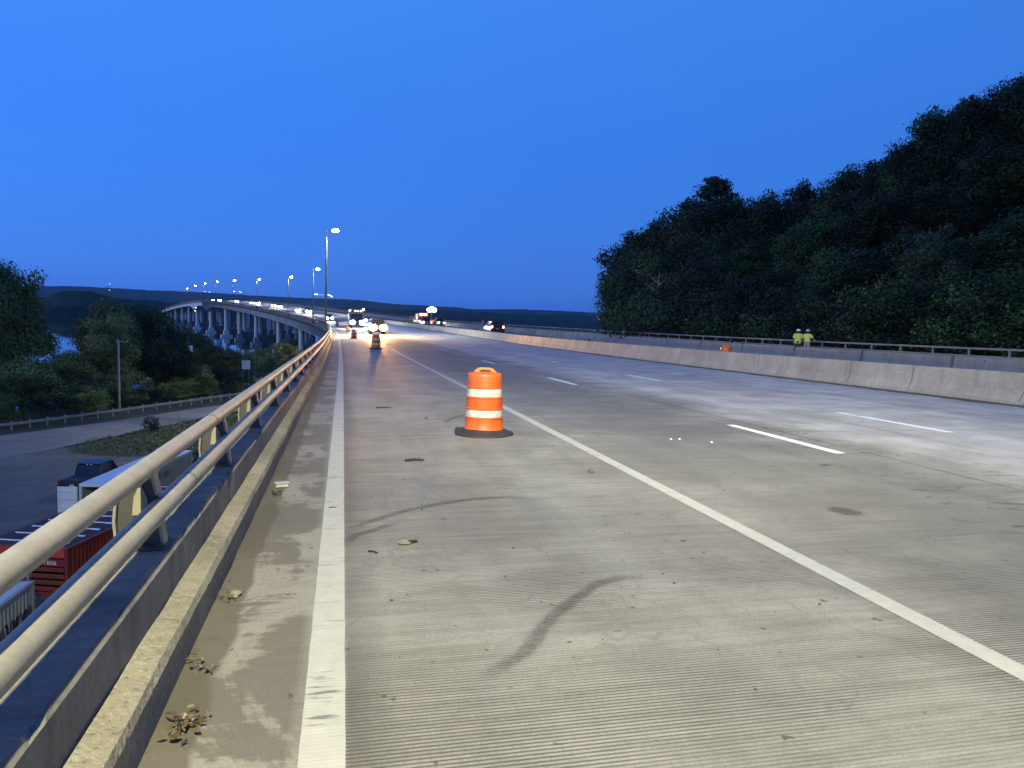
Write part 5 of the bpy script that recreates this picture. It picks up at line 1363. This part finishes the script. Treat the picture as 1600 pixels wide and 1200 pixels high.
for i in range(110):
    o = pebs[i % 3] if i < 3 else pebs[i % 3].copy()
    if i >= 3: COL.objects.link(o)
    s = 3.2 + 16 * g_.random() ** 1.6; a = g_.uniform(-.5, 3.3) if i % 4 else g_.uniform(-.56, -.40)
    if -.02 < a < .2: a += .3
    k = g_.choice((.3, .35, .4, .5, .6, .9)); o.scale = (k, k * g_.uniform(.7, 1.2), k); o.location = at(s, a, .004 * k); o.rotation_euler = (0, 0, g_.uniform(0, 6))
    tag(o, 'small dark pebble among others scattered on the concrete shoulder', 'pebble', 'pebbles scattered on the shoulder')
def litter(name, build, s, a, rz, lab, cat):
    root = empty(name, at(s, a, .004)[:], R(rz)); build(root); tag(root, lab, cat); return root
def twigf(l, r_, bend=.2, fork=True):
    def f(root):
        mb = MB(); mb.tube([(-l/2, 0, r_), (0, l * bend * .3, r_ * 1.6), (l/2, 0, r_)], [r_, r_ * .9, r_ * .5], 6)
        if fork: mb.tube([(l * .1, l * .03, r_ * 1.5), (l * .4, -l * .18, r_)], [r_ * .7, r_ * .4], 5)
        mb.build('stick', M['twig'], root)
    return f
litter('stick', twigf(.24, .014), 9.0, 1.02, 4, 'dark forked stick on the shoulder in front of the drum', 'stick')
litter('stick', twigf(.09, .006), 5.35, .38, -40, 'short dark twig close to the white edge line', 'stick')
litter('stick', twigf(.30, .012, fork=False), 14.9, .95, 8, 'thin dark stick lying beyond the drum', 'stick')
litter('stick', twigf(.07, .004, fork=False), 6.75, .075, 0, 'tiny dark sliver lying on the white edge line', 'stick')
def lidf(root):
    mb = MB(); mb.lathe([(.046, .002), (.052, .010), (.046, .014), (.040, .008), (0, .008)], 20); mb.build('lid', M['leafpale'], root, smooth=40)
    mb = MB(); mb.prism([(.035, -.02), (.10, -.012), (.105, .014), (.04, .025)], .004, .016, 'Z'); mb.build('tab', M['twig'], root)
litter('bottle_cap', lidf, 5.55, .62, 10, 'small round pale lid with a dark tab on the shoulder', 'lid')
def cupf(root):
    M['tub'] = simple('dirty_white_plastic', (.36, .36, .36), .5, 0, .2, 20); mb = MB(); mb.box((0, 0, .022), (.13, .09, .035), taper=.85); mb.box((0, 0, .044), (.14, .10, .010)); mb.build('tub', M['tub'], root, bevel=.012)
litter('plastic_tub', cupf, 7.7, -.44, 15, 'crushed white plastic tub lying against the kerb', 'tub')
def leafpile(n, spread, pale, big=1.0):
    def f(root):
        q = random.Random(n)
        for mat, cnt, nm in ((M['leafdry'], n, 'dry_leaf'), (M['leafpale'], pale, 'pale_leaf')):
            for i in range(cnt):
                mb = MB(); l = q.uniform(.022, .045) * big; w = l * .5; c = (q.gauss(0, spread * .5), q.gauss(0, spread), q.uniform(.004, .03))
                Mx = Matrix.Rotation(q.uniform(0, 6.28), 3, 'Z') @ Matrix.Rotation(q.uniform(-.8, .8), 3, 'X')
                P = [Vector(v) for v in ((-l, 0, 0), (-l*.3, w, .010), (l*.5, w*.7, .012), (l, 0, .004), (l*.5, -w*.7, .010), (-l*.3, -w, .008), (0, 0, -.002))]
                P = [Mx @ v for v in P]; mb.add([(v.x + c[0], v.y + c[1], max(.002, v.z + c[2])) for v in P], [(0, 1, 6), (1, 2, 6), (2, 3, 6), (3, 4, 6), (4, 5, 6), (5, 0, 6)])
                mb.build(nm, mat, root, fix=False)
        mb = MB()
        for i in range(6):
            x, y = q.gauss(0, spread * .5), q.gauss(0, spread); mb.tube([(x, y, .006), (x + q.uniform(-.06, .06), y + q.uniform(-.06, .06), .03)], .0018, 4)
        mb.build('stem', M['twig'], root)
    return f
litter('leaf_litter', leafpile(26, .085, 7, .62), 3.08, -.46, 0, 'clump of dry leaves and stems against the kerb, nearest the camera', 'leaves')
litter('leaf_litter', leafpile(6, .05, 3, .5), 3.62, -.50, 40, 'few dry leaves at the kerb just beyond the nearest clump', 'leaves')
litter('leaf_litter', leafpile(5, .04, 3, .5), 4.55, -.50, 10, 'small clump of leaves and a pale stone at the kerb', 'leaves')
litter('leaf_litter', leafpile(14, .06, 2, .6), 7.35, -.46, 0, 'brown leaves beside the crushed white tub', 'leaves')
o = pebble('stone', .035, M['pale_stone'], 9); o.location = at(4.62, -.47, .015); tag(o, 'pale jagged stone at the kerb among leaves', 'stone')
o = pebble('stone', .04, M['stone'], 4); o.location = at(8.1, 2.98, .015); tag(o, 'brown flat stone near the shoulder line', 'stone')
o = pebble('stone', .035, M['stone'], 6); o.location = at(13.2, 1.62, .015); tag(o, 'dark round stone left of the nearest drum', 'stone')
def shardf(root):
    for x, y in ((0, 0), (.15, .02), (.52, -.30)):
        mb = MB(); mb.ball((x, y, .012), .018, .018, .010, 8, 5); mb.build('shard', M['shard'], root)
litter('glass_shards', shardf, 10.4, 5.05, 0, 'three bright glass shards lying in the first lane', 'glass')

# ------------------------------------------------------------------ air over the river
mb = MB(); mb.box((0, 1500, 76), (19000, 17500, 188))
t = NT('haze_air'); t.t.nodes.remove(t.b)
pv_ = t.n('ShaderNodeVolumePrincipled'); pv_.inputs['Density'].default_value = 5e-5; pv_.inputs['Color'].default_value = (.42, .64, 1, 1); pv_.inputs['Anisotropy'].default_value = .3
t.l(pv_.outputs[0], t.out.inputs['Volume'])
if HAZE:
    hz = mb.build('haze', t.mat); tag(hz, kind='stuff')
